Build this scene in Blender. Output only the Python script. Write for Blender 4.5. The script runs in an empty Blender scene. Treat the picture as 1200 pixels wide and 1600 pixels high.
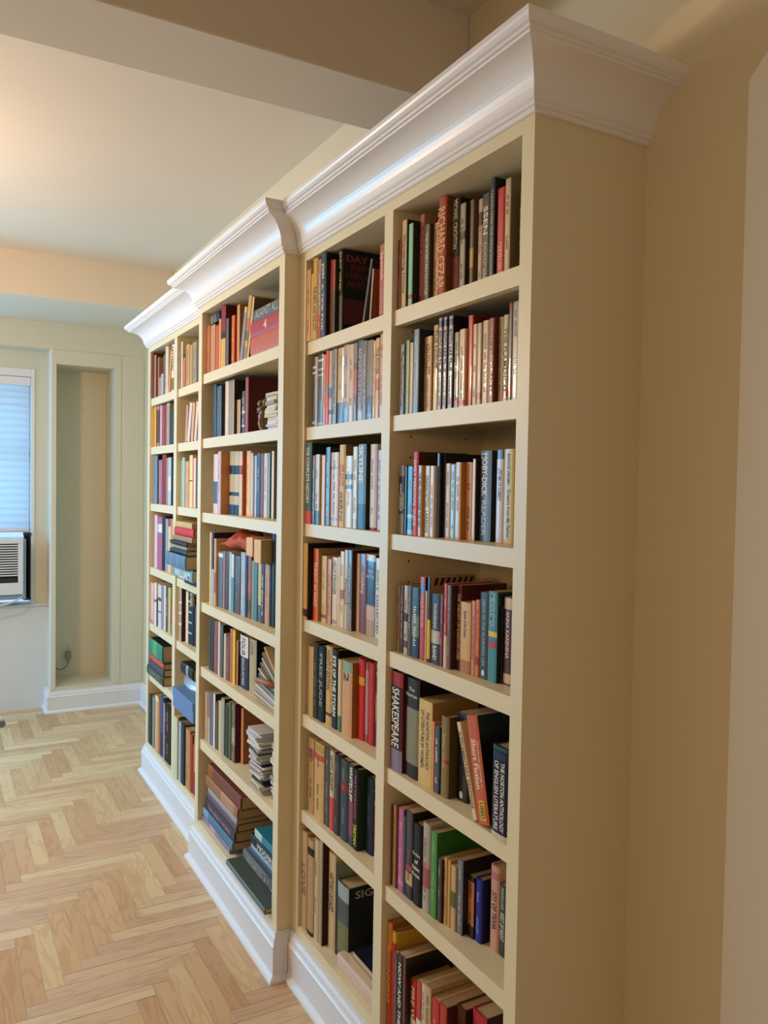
import bpy, math, random
from mathutils import Vector, Matrix
random.seed(7)
C = bpy.context.scene.collection
R = math.radians

# ---------------------------------------------------------------- camera
cam_d = bpy.data.cameras.new('camera')
cam = bpy.data.objects.new('camera', cam_d); C.objects.link(cam)
YAW, PITCH, ROLL, FPX = R(150.846), R(-1.837), R(0.955), 1260.5
vd = Vector((math.cos(PITCH)*math.cos(YAW), math.cos(PITCH)*math.sin(YAW), math.sin(PITCH)))
vr = vd.cross(Vector((0, 0, 1))).normalized(); vu = vr.cross(vd)
vR = vr*math.cos(ROLL) + vu*math.sin(ROLL); vU = vu*math.cos(ROLL) - vr*math.sin(ROLL)
M = Matrix((vR, vU, -vd)).transposed().to_4x4(); M.translation = Vector((1.252, -0.9554, 1.5))
cam.matrix_world = M
cam_d.sensor_fit = 'HORIZONTAL'; cam_d.sensor_width = 36.0; cam_d.lens = FPX/1200*36.0
cam_d.clip_start = .02
bpy.context.scene.camera = cam

# ---------------------------------------------------------------- light and exposure
sc = bpy.context.scene
sc.view_settings.view_transform = 'Standard'; sc.view_settings.look = 'None'
sc.view_settings.gamma = 1.0; sc.view_settings.use_curve_mapping = False
sc.view_settings.exposure = EXPOSURE = -0.10
world = bpy.data.worlds.new('sky'); sc.world = world; world.use_nodes = True
bg = world.node_tree.nodes['Background']; bg.inputs[0].default_value = (.55, .75, 1, 1); bg.inputs[1].default_value = 1.2
def area(name, loc, size, energy, col, direction, spread=180):
    l = bpy.data.lights.new(name, 'AREA'); l.shape = 'RECTANGLE'; l.size, l.size_y = size
    l.energy = energy; l.color = col; l.spread = R(spread)
    o = bpy.data.objects.new(name, l); C.objects.link(o); o.location = loc
    o.rotation_euler = Vector(direction).to_track_quat('-Z', 'Z').to_euler(); return o
def bulb(name, loc, radius, energy, col):
    l = bpy.data.lights.new(name, 'POINT'); l.energy = energy; l.color = col; l.shadow_soft_size = radius
    o = bpy.data.objects.new(name, l); C.objects.link(o); o.location = loc; return o
area('daylight_through_blinds', (-4.78, -.86, 1.55), (.95, 1.4), 7.5, (.24, .66, 1), (1, 0, 0))
area('daylight_side_window', (-4.50, -2.45, 1.45), (1.3, 1.45), 82, (.13, .60, 1), (1, .12, -.1))
area('daylight_left_window', (-3.45, -3.64, 1.45), (1.0, 1.35), 38, (.08, .50, 1), (-.25, 1, -.25), 130)
bulb('ceiling_lamp_middle_room', (-2.20, -1.62, 2.09), .11, 68, (1, .665, .395))
area('warm_fill_near_room', (1.5, -2.9, 1.85), (.4, .4), 7.4, (1, .60, .31), (-.45, 1, -.22), 130)  # added unseen warm fill for the near end, aimed to spare the ceiling
sl = bpy.data.lights.new('streak_spot', 'SPOT'); sl.energy = 6; sl.color = (1, .70, .42); sl.spot_size = R(5.5); sl.spot_blend = .35; sl.shadow_soft_size = .008  # added unseen spot, shaped to throw the light streak above the crown
so = bpy.data.objects.new('streak_spot', sl); C.objects.link(so); so.location = (.80, .10, 2.455)
so.rotation_euler = (Vector((.185, .283, 2.392))-so.location).to_track_quat('-Z', 'Z').to_euler()

# ---------------------------------------------------------------- helpers
def lin(c): return c/12.92 if c <= .04045 else ((c+.055)/1.055)**2.4
def hexlin(h, k=1.0): return tuple(min(1, lin(int(h[i:i+2], 16)/255)*k) for i in (0, 2, 4))
MATS = {}
def mat(key, col, rough=.5, noise=0.0, scale=8, coat=0.0, bump=0.0, metal=0.0, spec=.5):
    if key in MATS: return MATS[key]
    m = bpy.data.materials.new(key); m.use_nodes = True; nt = m.node_tree; b = nt.nodes['Principled BSDF']
    b.inputs['Base Color'].default_value = (*col, 1); b.inputs['Roughness'].default_value = rough
    b.inputs['Metallic'].default_value = metal; b.inputs['Coat Weight'].default_value = coat
    b.inputs['Specular IOR Level'].default_value = spec
    if noise or bump:
        tc = nt.nodes.new('ShaderNodeTexCoord'); n = nt.nodes.new('ShaderNodeTexNoise')
        n.inputs['Scale'].default_value = scale; n.inputs['Detail'].default_value = 3
        nt.links.new(tc.outputs['Object'], n.inputs['Vector'])
        if noise:
            mx = nt.nodes.new('ShaderNodeMix'); mx.data_type = 'RGBA'
            mx.inputs[6].default_value = (*[c*(1-noise) for c in col], 1)
            mx.inputs[7].default_value = (*[min(1, c*(1+noise)) for c in col], 1)
            nt.links.new(n.outputs['Fac'], mx.inputs[0]); nt.links.new(mx.outputs[2], b.inputs['Base Color'])
        if bump:
            bp = nt.nodes.new('ShaderNodeBump'); bp.inputs['Strength'].default_value = bump; bp.inputs['Distance'].default_value = .002
            nt.links.new(n.outputs['Fac'], bp.inputs['Height']); nt.links.new(bp.outputs[0], b.inputs['Normal'])
    MATS[key] = m; return m

class MB:
    def __init__(s): s.v = []; s.f = []; s.m = []
    def box(s, a, b, mi=0):
        x0, y0, z0 = a; x1, y1, z1 = b; n = len(s.v)
        s.v += [(x0,y0,z0),(x1,y0,z0),(x1,y1,z0),(x0,y1,z0),(x0,y0,z1),(x1,y0,z1),(x1,y1,z1),(x0,y1,z1)]
        for q in ((0,3,2,1),(4,5,6,7),(0,1,5,4),(1,2,6,5),(2,3,7,6),(3,0,4,7)): s.f.append(tuple(n+i for i in q)); s.m.append(mi)
        return s
    def poly(s, pts, mi=0):
        n = len(s.v); s.v += [tuple(p) for p in pts]; s.f.append(tuple(range(n, n+len(pts)))); s.m.append(mi); return s
    def grid(s, rows, mi=0, closed=False, caps=False):
        n = len(s.v); k = len(rows[0])
        for r_ in rows: s.v += [tuple(p) for p in r_]
        for i in range(len(rows)-1):
            for j in range(k if closed else k-1):
                j2 = (j+1) % k
                s.f.append((n+i*k+j, n+i*k+j2, n+(i+1)*k+j2, n+(i+1)*k+j)); s.m.append(mi)
        if caps:
            s.f.append(tuple(n+j for j in range(k))[::-1]); s.m.append(mi)
            s.f.append(tuple(n+(len(rows)-1)*k+j for j in range(k))); s.m.append(mi)
        return s
    def tube(s, pts, r, n=8, mi=0):
        pts = [Vector(p) for p in pts]; rows = []
        for i, p in enumerate(pts):
            t = (pts[min(i+1, len(pts)-1)]-pts[max(i-1, 0)]).normalized()
            a = t.cross(Vector((0, 0, 1)))
            if a.length < .1: a = t.cross(Vector((0, 1, 0)))
            a.normalize(); b = t.cross(a); rr = r[i] if isinstance(r, (list, tuple)) else r
            rows.append([p+a*rr*math.cos(2*math.pi*k/n)+b*rr*math.sin(2*math.pi*k/n) for k in range(n)])
        return s.grid(rows, mi, closed=True, caps=True)
    def mesh(s, name, mats):
        me = bpy.data.meshes.new(name); me.from_pydata(s.v, [], s.f)
        for m in mats: me.materials.append(m)
        me.polygons.foreach_set('material_index', s.m); me.update(); return me
    def build(s, name, mats, parent=None, loc=None, bevel=0, smooth=False, recalc=True):
        if not isinstance(mats, (list, tuple)): mats = [mats]
        me = s.mesh(name, mats)
        if recalc or bevel:
            import bmesh
            bm = bmesh.new(); bm.from_mesh(me)
            if bevel:
                bmesh.ops.bevel(bm, geom=[e for e in bm.edges], offset=bevel, segments=2, affect='EDGES', profile=.5)
            bmesh.ops.recalc_face_normals(bm, faces=bm.faces); bm.to_mesh(me); bm.free()
        if smooth: me.shade_smooth()
        o = bpy.data.objects.new(name, me); C.objects.link(o)
        if parent: o.parent = parent
        if loc: o.location = loc
        return o
def thing(name, label, cat, loc=(0,0,0), group=None):
    o = bpy.data.objects.new(name, None); C.objects.link(o); o.location = loc; o.empty_display_size = .05
    o['label'] = label; o['category'] = cat
    if group: o['group'] = group
    return o
def tag(o, label, cat, group=None):
    o['label'] = label; o['category'] = cat
    if group: o['group'] = group
    return o
def struct(o): o['kind'] = 'structure'; return o
def rel(b, o):   # make child coordinates relative to an empty's location
    ox, oy, oz = o.location; b.v = [(x-ox, y-oy, z-oz) for x, y, z in b.v]; return b

# ---------------------------------------------------------------- paints
wall_paint = mat('wall_paint', hexlin('d8d3bf'), .62, .03, 2.5, bump=.05)
ceil_paint = mat('ceiling_paint', hexlin('e2d6c6'), .8, .04, 2, bump=.08)
case_paint = mat('bookcase_paint', hexlin('e7d8b2'), .42, .02, 4)
crown_paint = mat('white_trim_paint', hexlin('f3efee'), .30, .01, 4, bump=.04)
base_paint = mat('white_baseboard_paint', hexlin('e8e6e8'), .33, .01, 4)
white_wall = mat('white_panel_paint', hexlin('dcdcda'), .6)
dark_hole = mat('dark_hole', (.02, .015, .01), .9)
XL_, XR_, YL, YB, ZC = -4.75, 3.2, -3.6, .2828, 2.746

# ---------------------------------------------------------------- structure
def wood_mat():
    m = bpy.data.materials.new('oak_parquet'); m.use_nodes = True; nt = m.node_tree; b = nt.nodes['Principled BSDF']
    N, L = nt.nodes.new, nt.links.new
    uv = N('ShaderNodeUVMap'); oi = N('ShaderNodeObjectInfo'); ge = N('ShaderNodeNewGeometry')
    ad = N('ShaderNodeMath'); ad.operation = 'ADD'; L(oi.outputs['Random'], ad.inputs[0]); L(ge.outputs['Random Per Island'], ad.inputs[1])
    fr = N('ShaderNodeMath'); fr.operation = 'FRACT'; L(ad.outputs[0], fr.inputs[0])
    mu = N('ShaderNodeMath'); mu.operation = 'MULTIPLY'; mu.inputs[1].default_value = 37.0; L(fr.outputs[0], mu.inputs[0])
    cx = N('ShaderNodeCombineXYZ'); L(mu.outputs[0], cx.inputs[0]); L(mu.outputs[0], cx.inputs[1])
    va = N('ShaderNodeVectorMath'); va.operation = 'ADD'; L(uv.outputs[0], va.inputs[0]); L(cx.outputs[0], va.inputs[1])
    mp = N('ShaderNodeMapping'); mp.inputs['Scale'].default_value = (2.2, 13, 1); L(va.outputs[0], mp.inputs[0])
    n1 = N('ShaderNodeTexNoise'); n1.inputs['Scale'].default_value = 1.6; n1.inputs['Detail'].default_value = 2; n1.inputs['Distortion'].default_value = .6; L(mp.outputs[0], n1.inputs['Vector'])
    m9 = N('ShaderNodeMath'); m9.operation = 'MULTIPLY'; m9.inputs[1].default_value = 26; L(n1.outputs['Fac'], m9.inputs[0])
    sn = N('ShaderNodeMath'); sn.operation = 'SINE'; L(m9.outputs[0], sn.inputs[0])
    mr = N('ShaderNodeMapRange'); mr.inputs['From Min'].default_value = .2; mr.inputs['From Max'].default_value = 1; L(sn.outputs[0], mr.inputs['Value'])
    mp2 = N('ShaderNodeMapping'); mp2.inputs['Scale'].default_value = (6, 160, 1); L(va.outputs[0], mp2.inputs[0])
    n2 = N('ShaderNodeTexNoise'); n2.inputs['Scale'].default_value = 1; n2.inputs['Detail'].default_value = 3; L(mp2.outputs[0], n2.inputs['Vector'])
    cr = N('ShaderNodeValToRGB'); e = cr.color_ramp
    e.elements[0].position = 0; e.elements[0].color = (*hexlin('d0a880'), 1); e.elements[1].position = 1; e.elements[1].color = (*hexlin('e8cfa4'), 1)
    e.elements.new(.35).color = (*hexlin('d8b48e'), 1); e.elements.new(.7).color = (*hexlin('e0c094'), 1); L(fr.outputs[0], cr.inputs[0])
    mx = N('ShaderNodeMix'); mx.data_type = 'RGBA'; mx.blend_type = 'MULTIPLY'; mx.inputs[7].default_value = (.72, .62, .5, 1)
    sg = N('ShaderNodeMath'); sg.operation = 'MULTIPLY'; sg.inputs[1].default_value = .4; L(mr.outputs[0], sg.inputs[0])
    L(sg.outputs[0], mx.inputs[0]); L(cr.outputs[0], mx.inputs[6])
    mx2 = N('ShaderNodeMix'); mx2.data_type = 'RGBA'; mx2.blend_type = 'MULTIPLY'; mx2.inputs[7].default_value = (.8, .74, .66, 1)
    sg2 = N('ShaderNodeMath'); sg2.operation = 'MULTIPLY'; sg2.inputs[1].default_value = .5; L(n2.outputs['Fac'], sg2.inputs[0])
    L(sg2.outputs[0], mx2.inputs[0]); L(mx.outputs[2], mx2.inputs[6]); L(mx2.outputs[2], b.inputs['Base Color'])
    b.inputs['Roughness'].default_value = .42; b.inputs['Anisotropic'].default_value = .75
    tg = N('ShaderNodeTangent'); tg.direction_type = 'UV_MAP'; tg.uv_map = 'UVMap'; L(tg.outputs[0], b.inputs['Tangent'])
    return m
oak = wood_mat()
fl = struct(MB().box((XL_, YL, -.08), (XR_, YB+.1, -.012)).build('floor', mat('subfloor', (.06, .035, .02), .8)))
PW, PN = .0566, 7; PLN = PW*PN
def plank_geo(vs, fs, uvs, x, y, along_x, dz=0):
    g = .0003; ch = .0005; n = len(vs)
    a, b = (PLN, PW)
    def P(u, v, z): return (x+u, y+v, z) if along_x else (x+v, y+u, z)
    for (i, z) in ((0, -.012), (0, -ch*.6), (ch, 0)):
        o_ = g+i
        for (u, v) in ((o_, o_), (a-o_, o_), (a-o_, b-o_), (o_, b-o_)):
            vs.append(P(u, v, z+dz)); uvs.append((u, v))
    q = []
    for l in (0, 4):
        for i in range(4): j = (i+1) % 4; q.append((n+l+i, n+l+j, n+l+4+j, n+l+4+i))
    q.append((n+8, n+9, n+10, n+11))
    if not along_x: q = [t[::-1] for t in q]
    fs += q
def plank_mesh(name, lst):
    vs, fs, uvs = [], [], []
    for a in lst: plank_geo(vs, fs, uvs, *a)
    me = bpy.data.meshes.new(name); me.from_pydata(vs, [], fs); me.materials.append(oak)
    ul = me.uv_layers.new(name='UVMap')
    for lp in me.loops: ul.data[lp.index].uv = uvs[lp.vertex_index]
    me.update(); return me
mesh_x = plank_mesh('plank', [(0, 0, True)]); mesh_y = plank_mesh('plank', [(0, 0, False)])
near, rest = [], []
cands = []
ox0, oy0 = -1.139, -.389
def visible(cx, cy):
    q = Vector((cx, cy, 0))-M.translation; d_ = q.dot(vd)
    if d_ < .2: return None
    u = 600+FPX*q.dot(vR)/d_; v = 800-FPX*q.dot(vU)/d_
    return (u, v, d_) if -90 < u < 1300 and v < 1700 and cy < .02 else None
for s in range(-90, 91):
    for t in range(-14, 15):
        x = ox0-s*PW+t*PLN; y = oy0+s*PW+t*PLN
        for ax, bx, by in ((True, x, y), (False, x+PLN, y)):
            w_, h_ = (PLN, PW) if ax else (PW, PLN)
            if bx > XR_-.1 or bx+w_ < XL_ or by > YB or by+h_ < YL: continue
            vis = visible(bx+w_/2, by+h_/2)
            near.append((vis[2], bx, by, ax)) if vis and bx+w_/2 > -4.4 else rest.append((bx, by, ax, 0))
near.sort()
for i, (dd, x, y, ax) in enumerate(near):
    if i < 295:
        o = bpy.data.objects.new('plank', mesh_x if ax else mesh_y); C.objects.link(o); o.parent = fl
        o.location = (x, y, random.uniform(-.0004, .0002))
    else: rest.append((x, y, ax, 0))
o = bpy.data.objects.new('plank_field', plank_mesh('plank_field', rest)); C.objects.link(o); o.parent = fl; o['kind'] = 'stuff'
print('PLANKS near', len(near), 'rest', len(rest))

# back wall behind the bookcases
struct(MB().box((-4.9, YB, -.02), (XR_+.1, YB+.1, ZC+.1)).build('wall_back', mat('back_wall_paint', hexlin('dacdae'), .62, .03, 2.5, bump=.05)))
lw = MB(); LX0, LX1 = -3.95, -2.95
lw.box((-4.9, YL-.1, -.02), (LX0, YL, ZC+.1)).box((LX1, YL-.1, -.02), (XR_+.1, YL, ZC+.1)).box((LX0, YL-.1, -.02), (LX1, YL, .72)).box((LX0, YL-.1, 2.2), (LX1, YL, ZC+.1))
struct(lw.build('wall_left', wall_paint))
w3 = MB().box((LX0, YL-.09, .72), (LX0+.04, YL+.012, 2.2)).box((LX1-.04, YL-.09, .72), (LX1, YL+.012, 2.2)).box((LX0+.04, YL-.09, 2.15), (LX1-.04, YL+.012, 2.2)).box((LX0+.04, YL-.09, .72), (LX1-.04, YL+.02, .76))
struct(w3.build('window_3', base_paint, bevel=.002))
struct(MB().box((XR_, YL-.1, -.02), (XR_+.1, YB+.1, ZC+.1)).build('wall_near', wall_paint))
struct(MB().box((-4.9, YL-.1, ZC), (XR_+.1, YB+.1, ZC+.1)).build('ceiling', ceil_paint))
BZ = 2.5045
struct(MB().box((-.7984, YL, BZ), (-.5485, YB, ZC+.01)).build('ceiling_beam', ceil_paint, bevel=.004))
struct(MB().box((-4.74, YL, BZ), (-3.569, YB, ZC+.01)).build('ceiling_beam', ceil_paint, bevel=.004))
# far wall: pilaster with niche, recessed window wall
FX, RX = -4.30, -4.47
w = MB()
w.box((-4.9, YL, 2.338), (FX, YB, BZ))                        # over the window recess and the niche
w.box((-4.9, -.305, 2.245), (FX, YB, 2.338))
w.box((-4.9, -.305, .163), (FX, -.272, 2.245)).box((-4.9, .084, .163), (FX, YB, 2.245))
w.box((-4.9, -.305, -.02), (FX, YB, .163)).box((-4.9, -.272, .163), (-4.60, .084, 2.245))
struct(w.build('wall_far', wall_paint))
W1, W2 = (-1.36, -.383), (-3.15, -1.75)
w = MB(); zs_, zt_ = .677, 2.22
w.box((-4.62, YL, zt_), (RX, -.305, 2.338))
for a, b in ((YL, W2[0]), (W2[1], W1[0]), (W1[1], -.305)): w.box((-4.62, a, zs_), (RX, b, zt_))
struct(w.build('wall_window', wall_paint))
struct(MB().box((-4.62, YL, -.02), (RX+.006, -.305, zs_)).build('wall_below_window', white_wall))
struct(MB().box((-4.62, YL, zs_), (RX+.022, -.3055, zs_+.014)).build('trim_window_sill', white_wall, bevel=.003))
# raised casing around the niche, with its seam
w = MB(); e = .004
w.box((FX, -.300, .15), (FX+e, -.272, 2.335)).box((FX, .084, .15), (FX+e, .130, 2.335)).box((FX, -.272, 2.247), (FX+e, .084, 2.335))
struct(w.build('trim_niche', wall_paint, bevel=.0012))
w = MB(); w.box((FX, .134, .15), (FX+.003, YB-.004, 2.333)); struct(w.build('trim_corner_panel', wall_paint, bevel=.001))
# pilaster nosing
struct(MB().box((FX-.012, -.309, .0), (FX+.002, -.297, 2.342)).build('trim_corner_bead', base_paint, bevel=.003))

def sweep(path, prof, name, m, parent=None):
    # path: (x, y, mx, my) ; prof: (out, z)
    rows = [[(x+mx*o_, y+my*o_, z) for (o_, z) in prof] for (x, y, mx, my) in path]
    b = MB().grid(rows, caps=False)
    for row, fl_ in ((rows[0], 1), (rows[-1], 0)):
        cx, cy = (path[0] if fl_ else path[-1])[:2]
        b.poly(row + [(cx, cy, prof[-1][1]), (cx, cy, prof[0][1])])
    ob = b.build(name, m, parent)
    return ob
BASE = [(0, 0), (.032, 0), (.0315, .007), (.028, .013), (.021, .018), (.018, .020), (.018, .098), (.0195, .102), (.0195, .106), (.016, .110), (.013, .116), (.0135, .121), (.011, .127), (.007, .133), (.006, .138), (.006, .143), (0, .143)]
FB = [(o_*1.0, z*.97) for o_, z in BASE]
struct(sweep([(-4.47, -.305, 0, -1), (FX, -.305, 1, -1), (FX, YB, 1, -1), (-2.97, YB, 0, -1)], FB, 'baseboard_far', base_paint))
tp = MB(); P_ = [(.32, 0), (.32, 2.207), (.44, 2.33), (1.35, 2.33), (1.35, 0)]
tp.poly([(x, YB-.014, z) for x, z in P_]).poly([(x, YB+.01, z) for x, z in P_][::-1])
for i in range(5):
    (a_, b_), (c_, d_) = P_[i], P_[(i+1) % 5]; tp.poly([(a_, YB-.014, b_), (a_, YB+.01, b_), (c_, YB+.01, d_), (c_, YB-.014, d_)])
struct(tp.build('trim_bright_patch', mat('bright_patch_paint', hexlin('ece6da'), .45), bevel=0))  # raised panel added for the brighter wall patch, its light put into the paint
struct(sweep([(.085, YB, 0, -1), (.32, YB, 0, -1)], FB, 'baseboard_back', base_paint))

# ---------------------------------------------------------------- window
win = struct(bpy.data.objects.new('window_1', None)); C.objects.link(win); win.location = (RX, (W1[0]+W1[1])/2, zs_)
def wbox(boxes, name, m, bevel=.002, parent=win, kind=None):
    b = MB()
    for a_, b_ in boxes: b.box(a_, b_)
    o = rel(b, parent).build(name, m, parent, bevel=bevel); return o
y0, y1 = W1
wbox([((-4.60, y0, zs_), (-4.462, y0+.022, zt_)), ((-4.60, y1-.022, zs_), (-4.462, y1, zt_)), ((-4.60, y0+.022, zt_-.05), (-4.462, y1-.022, zt_))], 'window_frame', base_paint)
wbox([((-4.60, y0+.022, 1.158), (-4.545, y1-.022, 1.188)), ((-4.60, y0+.022, 1.66), (-4.56, y1-.022, 1.69)), ((-4.60, y0+.022, 1.188), (-4.56, y0+.05, 2.17)), ((-4.60, y1-.05, 1.188), (-4.56, y1-.022, 2.17))], 'window_sash', base_paint)
glass = bpy.data.materials.new('window_glass'); glass.use_nodes = True
gb = glass.node_tree.nodes['Principled BSDF']; gb.inputs['Transmission Weight'].default_value = 1; gb.inputs['Roughness'].default_value = 0; gb.inputs['IOR'].default_value = 1.05
wbox([((-4.586, y0+.05, 1.188), (-4.582, y1-.05, 2.17))], 'window_pane', glass, 0)
wbox([((-4.54, y0+.024, 2.115), (-4.475, y1-.024, 2.168))], 'blind_headrail', base_paint)
slat_m = bpy.data.materials.new('blind_slat'); slat_m.use_nodes = True; nt = slat_m.node_tree
b_ = nt.nodes['Principled BSDF']; b_.inputs['Base Color'].default_value = (.8, .85, .9, 1); b_.inputs['Roughness'].default_value = .35
tr = nt.nodes.new('ShaderNodeBsdfTranslucent'); tr.inputs[0].default_value = (.62, .85, 1, 1)
mxs = nt.nodes.new('ShaderNodeMixShader'); mxs.inputs[0].default_value = .5
nt.links.new(b_.outputs[0], mxs.inputs[1]); nt.links.new(tr.outputs[0], mxs.inputs[2]); nt.links.new(mxs.outputs[0], nt.nodes['Material Output'].inputs[0])
sm = MB(); hw = .0265; ys0, ys1 = y0+.03, y1-.03; rows = []
for k in range(5):
    t = -1+k*.5; a_ = R(68)
    u_ = t*hw; c_ = .0065*(1-t*t)
    rows.append([(u_*math.cos(a_)+c_*math.sin(a_), yy, -u_*math.sin(a_)+c_*math.cos(a_)) for yy in (ys0-win.location.y, ys1-win.location.y)])
sm.grid(rows); slat_me = sm.mesh('blind_slat', [slat_m]); slat_me.shade_smooth()
for k in range(21):
    o = bpy.data.objects.new('blind_slat', slat_me); C.objects.link(o); o.parent = win
    o.location = (-4.505-RX, 0, 2.095-k*.0445-zs_); 
    if k == 1: o.rotation_euler = (0, R(-9), 0)
    if k == 2: o.rotation_euler = (R(.35), R(8), 0)
wbox([((-4.525, y0+.03, 1.166), (-4.49, y1-.03, 1.188))], 'blind_bottom_rail', base_paint)
for yy in (y1-.125, y0+.125):
    wbox([((-4.480, yy-.001, 1.19), (-4.478, yy+.001, 2.12))], 'blind_cord', base_paint, 0)
win2 = struct(bpy.data.objects.new('window_2', None)); C.objects.link(win2); win2.location = (RX, -2.35, zs_)
a0, a1 = W2
wbox([((-4.60, a0, zs_), (-4.462, a0+.03, zt_)), ((-4.60, a1-.03, zs_), (-4.462, a1, zt_)), ((-4.60, a0+.03, zt_-.05), (-4.462, a1-.03, zt_)), ((-4.60, a0+.03, zs_), (-4.55, a1-.03, zs_+.05))], 'window_frame', base_paint, parent=win2)

# air conditioner in the window
ac_w = mat('ac_plastic', hexlin('dcdedf'), .4); ac_d = mat('ac_dark', (.015, .015, .018), .6); ac_g = mat('ac_side_metal', hexlin('8ea6c8'), .35)
ac = thing('air_conditioner', 'white window air conditioner with black louvred grille under the blinds', 'air conditioner', (-4.40, -.76, .737))
AY0, AY1, AZ0, AZ1 = -1.06, -.462, .775, 1.128
def acb(boxes, name, m, bevel=.003, label=None):
    b = MB()
    for a_, c_ in boxes: b.box(a_, c_)
    o = rel(b, ac).build(name, m, ac, bevel=bevel)
    if label: o['label'] = label
    return o
acb([((-4.60, AY0+.015, .74), (-4.345, AY1+.018, AZ1-.004))], 'casing', ac_g)
acb([((-4.345, AY0, AZ0), (-4.318, AY1, AZ0+.075)), ((-4.345, AY0, AZ1-.03), (-4.318, AY1, AZ1)), ((-4.345, AY0, AZ0+.075), (-4.318, AY0+.03, AZ1-.03)), ((-4.345, AY1-.03, AZ0+.075), (-4.318, AY1, AZ1-.03))], 'front_frame', ac_w)
acb([((-4.344, AY0+.03, AZ0+.075), (-4.338, AY1-.03, AZ1-.03))], 'grille_recess', ac_d, 0)
for k in range(13):
    z = AZ0+.118+k*.0158
    acb([((-4.338, AY0+.03, z), (-4.321, AY1-.03, z+.0075))], 'louver', ac_w, .001)
acb([((-4.338, AY0+.03, AZ0+.078), (-4.3195, AY1-.03, AZ0+.104))], 'control_panel', ac_d, .001, 'dark control strip under the grille')
acb([((-4.3185, -.62, AZ0+.045), (-4.316, -.60, AZ0+.062))], 'emblem', mat('ac_emblem', (.08, .08, .1), .4), .0005)
acb([((-4.60, AY0+.03, .738), (-4.36, AY1-.01, .776))], 'underside_tray', ac_d, .002)
rows = []
b = MB()
for k in range(9):
    yy = -.447+k*.0045; xx = -4.475+(.006 if k % 2 else 0)
    rows.append([(xx, yy, .725), (xx, yy, 1.152)])
b.grid(rows); rel(b, ac).build('accordion_panel', ac_d, ac)['label'] = 'black pleated side panel'
acb([((-4.49, -.450, .72), (-4.44, -.405, .735)), ((-4.49, -.450, 1.142), (-4.44, -.405, 1.16)), ((-4.492, -.415, .72), (-4.462, -.405, 1.16))], 'accordion_frame', ac_d, .002)
b = MB(); b.tube([(-4.37, -.455, .79), (-4.34, -.462, .765), (-4.325, -.49, .742), (-4.315, -.55, .72), (-4.31, -.64, .705), (-4.31, -.8, .698), (-4.32, -1.0, .697)], .0055)
rel(b, ac).build('power_cord', ac_w, ac, smooth=True)

# outlet, plug and cord inside the niche
gp = mat('grey_plug', hexlin('8f9088'), .5)
out = thing('wall_outlet', 'cream outlet plate low on the back of the wall niche', 'outlet', (-4.6, -.155, .33))
rel(MB().box((-4.60, -.19, .275), (-4.595, -.12, .385)), out).build('cover_plate', wall_paint, out, bevel=.0015)
rel(MB().box((-4.596, -.168, .34), (-4.5935, -.142, .366)), out).build('receptacle', mat('socket_face', hexlin('c9c3a8'), .5), out, bevel=.001)
pl = thing('power_plug', 'grey three pin plug with curved cord in the wall niche', 'plug', (-4.5895, -.155, .305))
rel(MB().box((-4.5945, -.172, .285), (-4.562, -.138, .335)), pl).build('plug_body', gp, pl, bevel=.004)
b = MB(); b.tube([(-4.575, -.152, .29), (-4.573, -.155, .262), (-4.572, -.168, .236), (-4.571, -.188, .22), (-4.571, -.21, .216), (-4.571, -.232, .226), (-4.571, -.25, .246), (-4.57, -.268, .272)], .0045)
rel(b, pl).build('cord', gp, pl, smooth=True)

# tip of a castor at the left edge
fc = thing('swivel_caster', 'white and chrome caster foot on the floor at the left edge', 'caster', (-4.10, -.60, 0))
b = MB(); rows = []
for k in range(11):
    a_ = math.pi*k/10
    rows.append([(.02*math.cos(a_)*(.35+.65*math.sin(a_)) , .02*math.sin(2*math.pi*j/12)*math.sin(a_), .024+.023*math.cos(2*math.pi*j/12)*math.sin(a_)) for j in range(12)])
wheel = MB().tube([(-.010, 0, .022), (.010, 0, .022)], .0215, 16)
wheel.build('wheel', mat('caster_wheel', hexlin('6e6e6c'), .4), fc)
MB().tube([(0, 0, .022), (0, .004, .045), (0, -.01, .056), (0, -.06, .06), (0, -.22, .07)], [.015, .016, .015, .012, .014], 12).build('foot_arm', mat('white_enamel', hexlin('e6e6e6'), .25), fc, smooth=True)

# ---------------------------------------------------------------- bookcases
CROWN = [(0, 2.183), (.006, 2.183), (.009, 2.186), (.009, 2.190), (.014, 2.192), (.014, 2.198), (.018, 2.201)]
for k in range(0, 13):
    a_ = k/12*math.pi/2*.94
    CROWN.append((.020+.062*(1-math.cos(a_))/(1-math.cos(math.pi/2*.94)), 2.203+.064*math.sin(a_)/math.sin(math.pi/2*.94)))
CROWN += [(.083, 2.271), (.088, 2.272), (.088, 2.277), (.094, 2.279), (.099, 2.284), (.101, 2.289), (.101, 2.298), (.0, 2.298)]
REC = .007
PH = []
ZA = {1:1.9195,2:1.6689,3:1.3851,4:1.1012,5:.8155,6:.5254,7:.170}
ZB = {1:1.9208,2:1.6721,3:1.3852,4:1.0349,5:.7814,6:.4931,7:.170}
ZCc = {1:1.922,2:1.677,3:1.392,4:1.0686,5:.7828,6:.5255,7:.165}
ZD = ZCc
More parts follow.
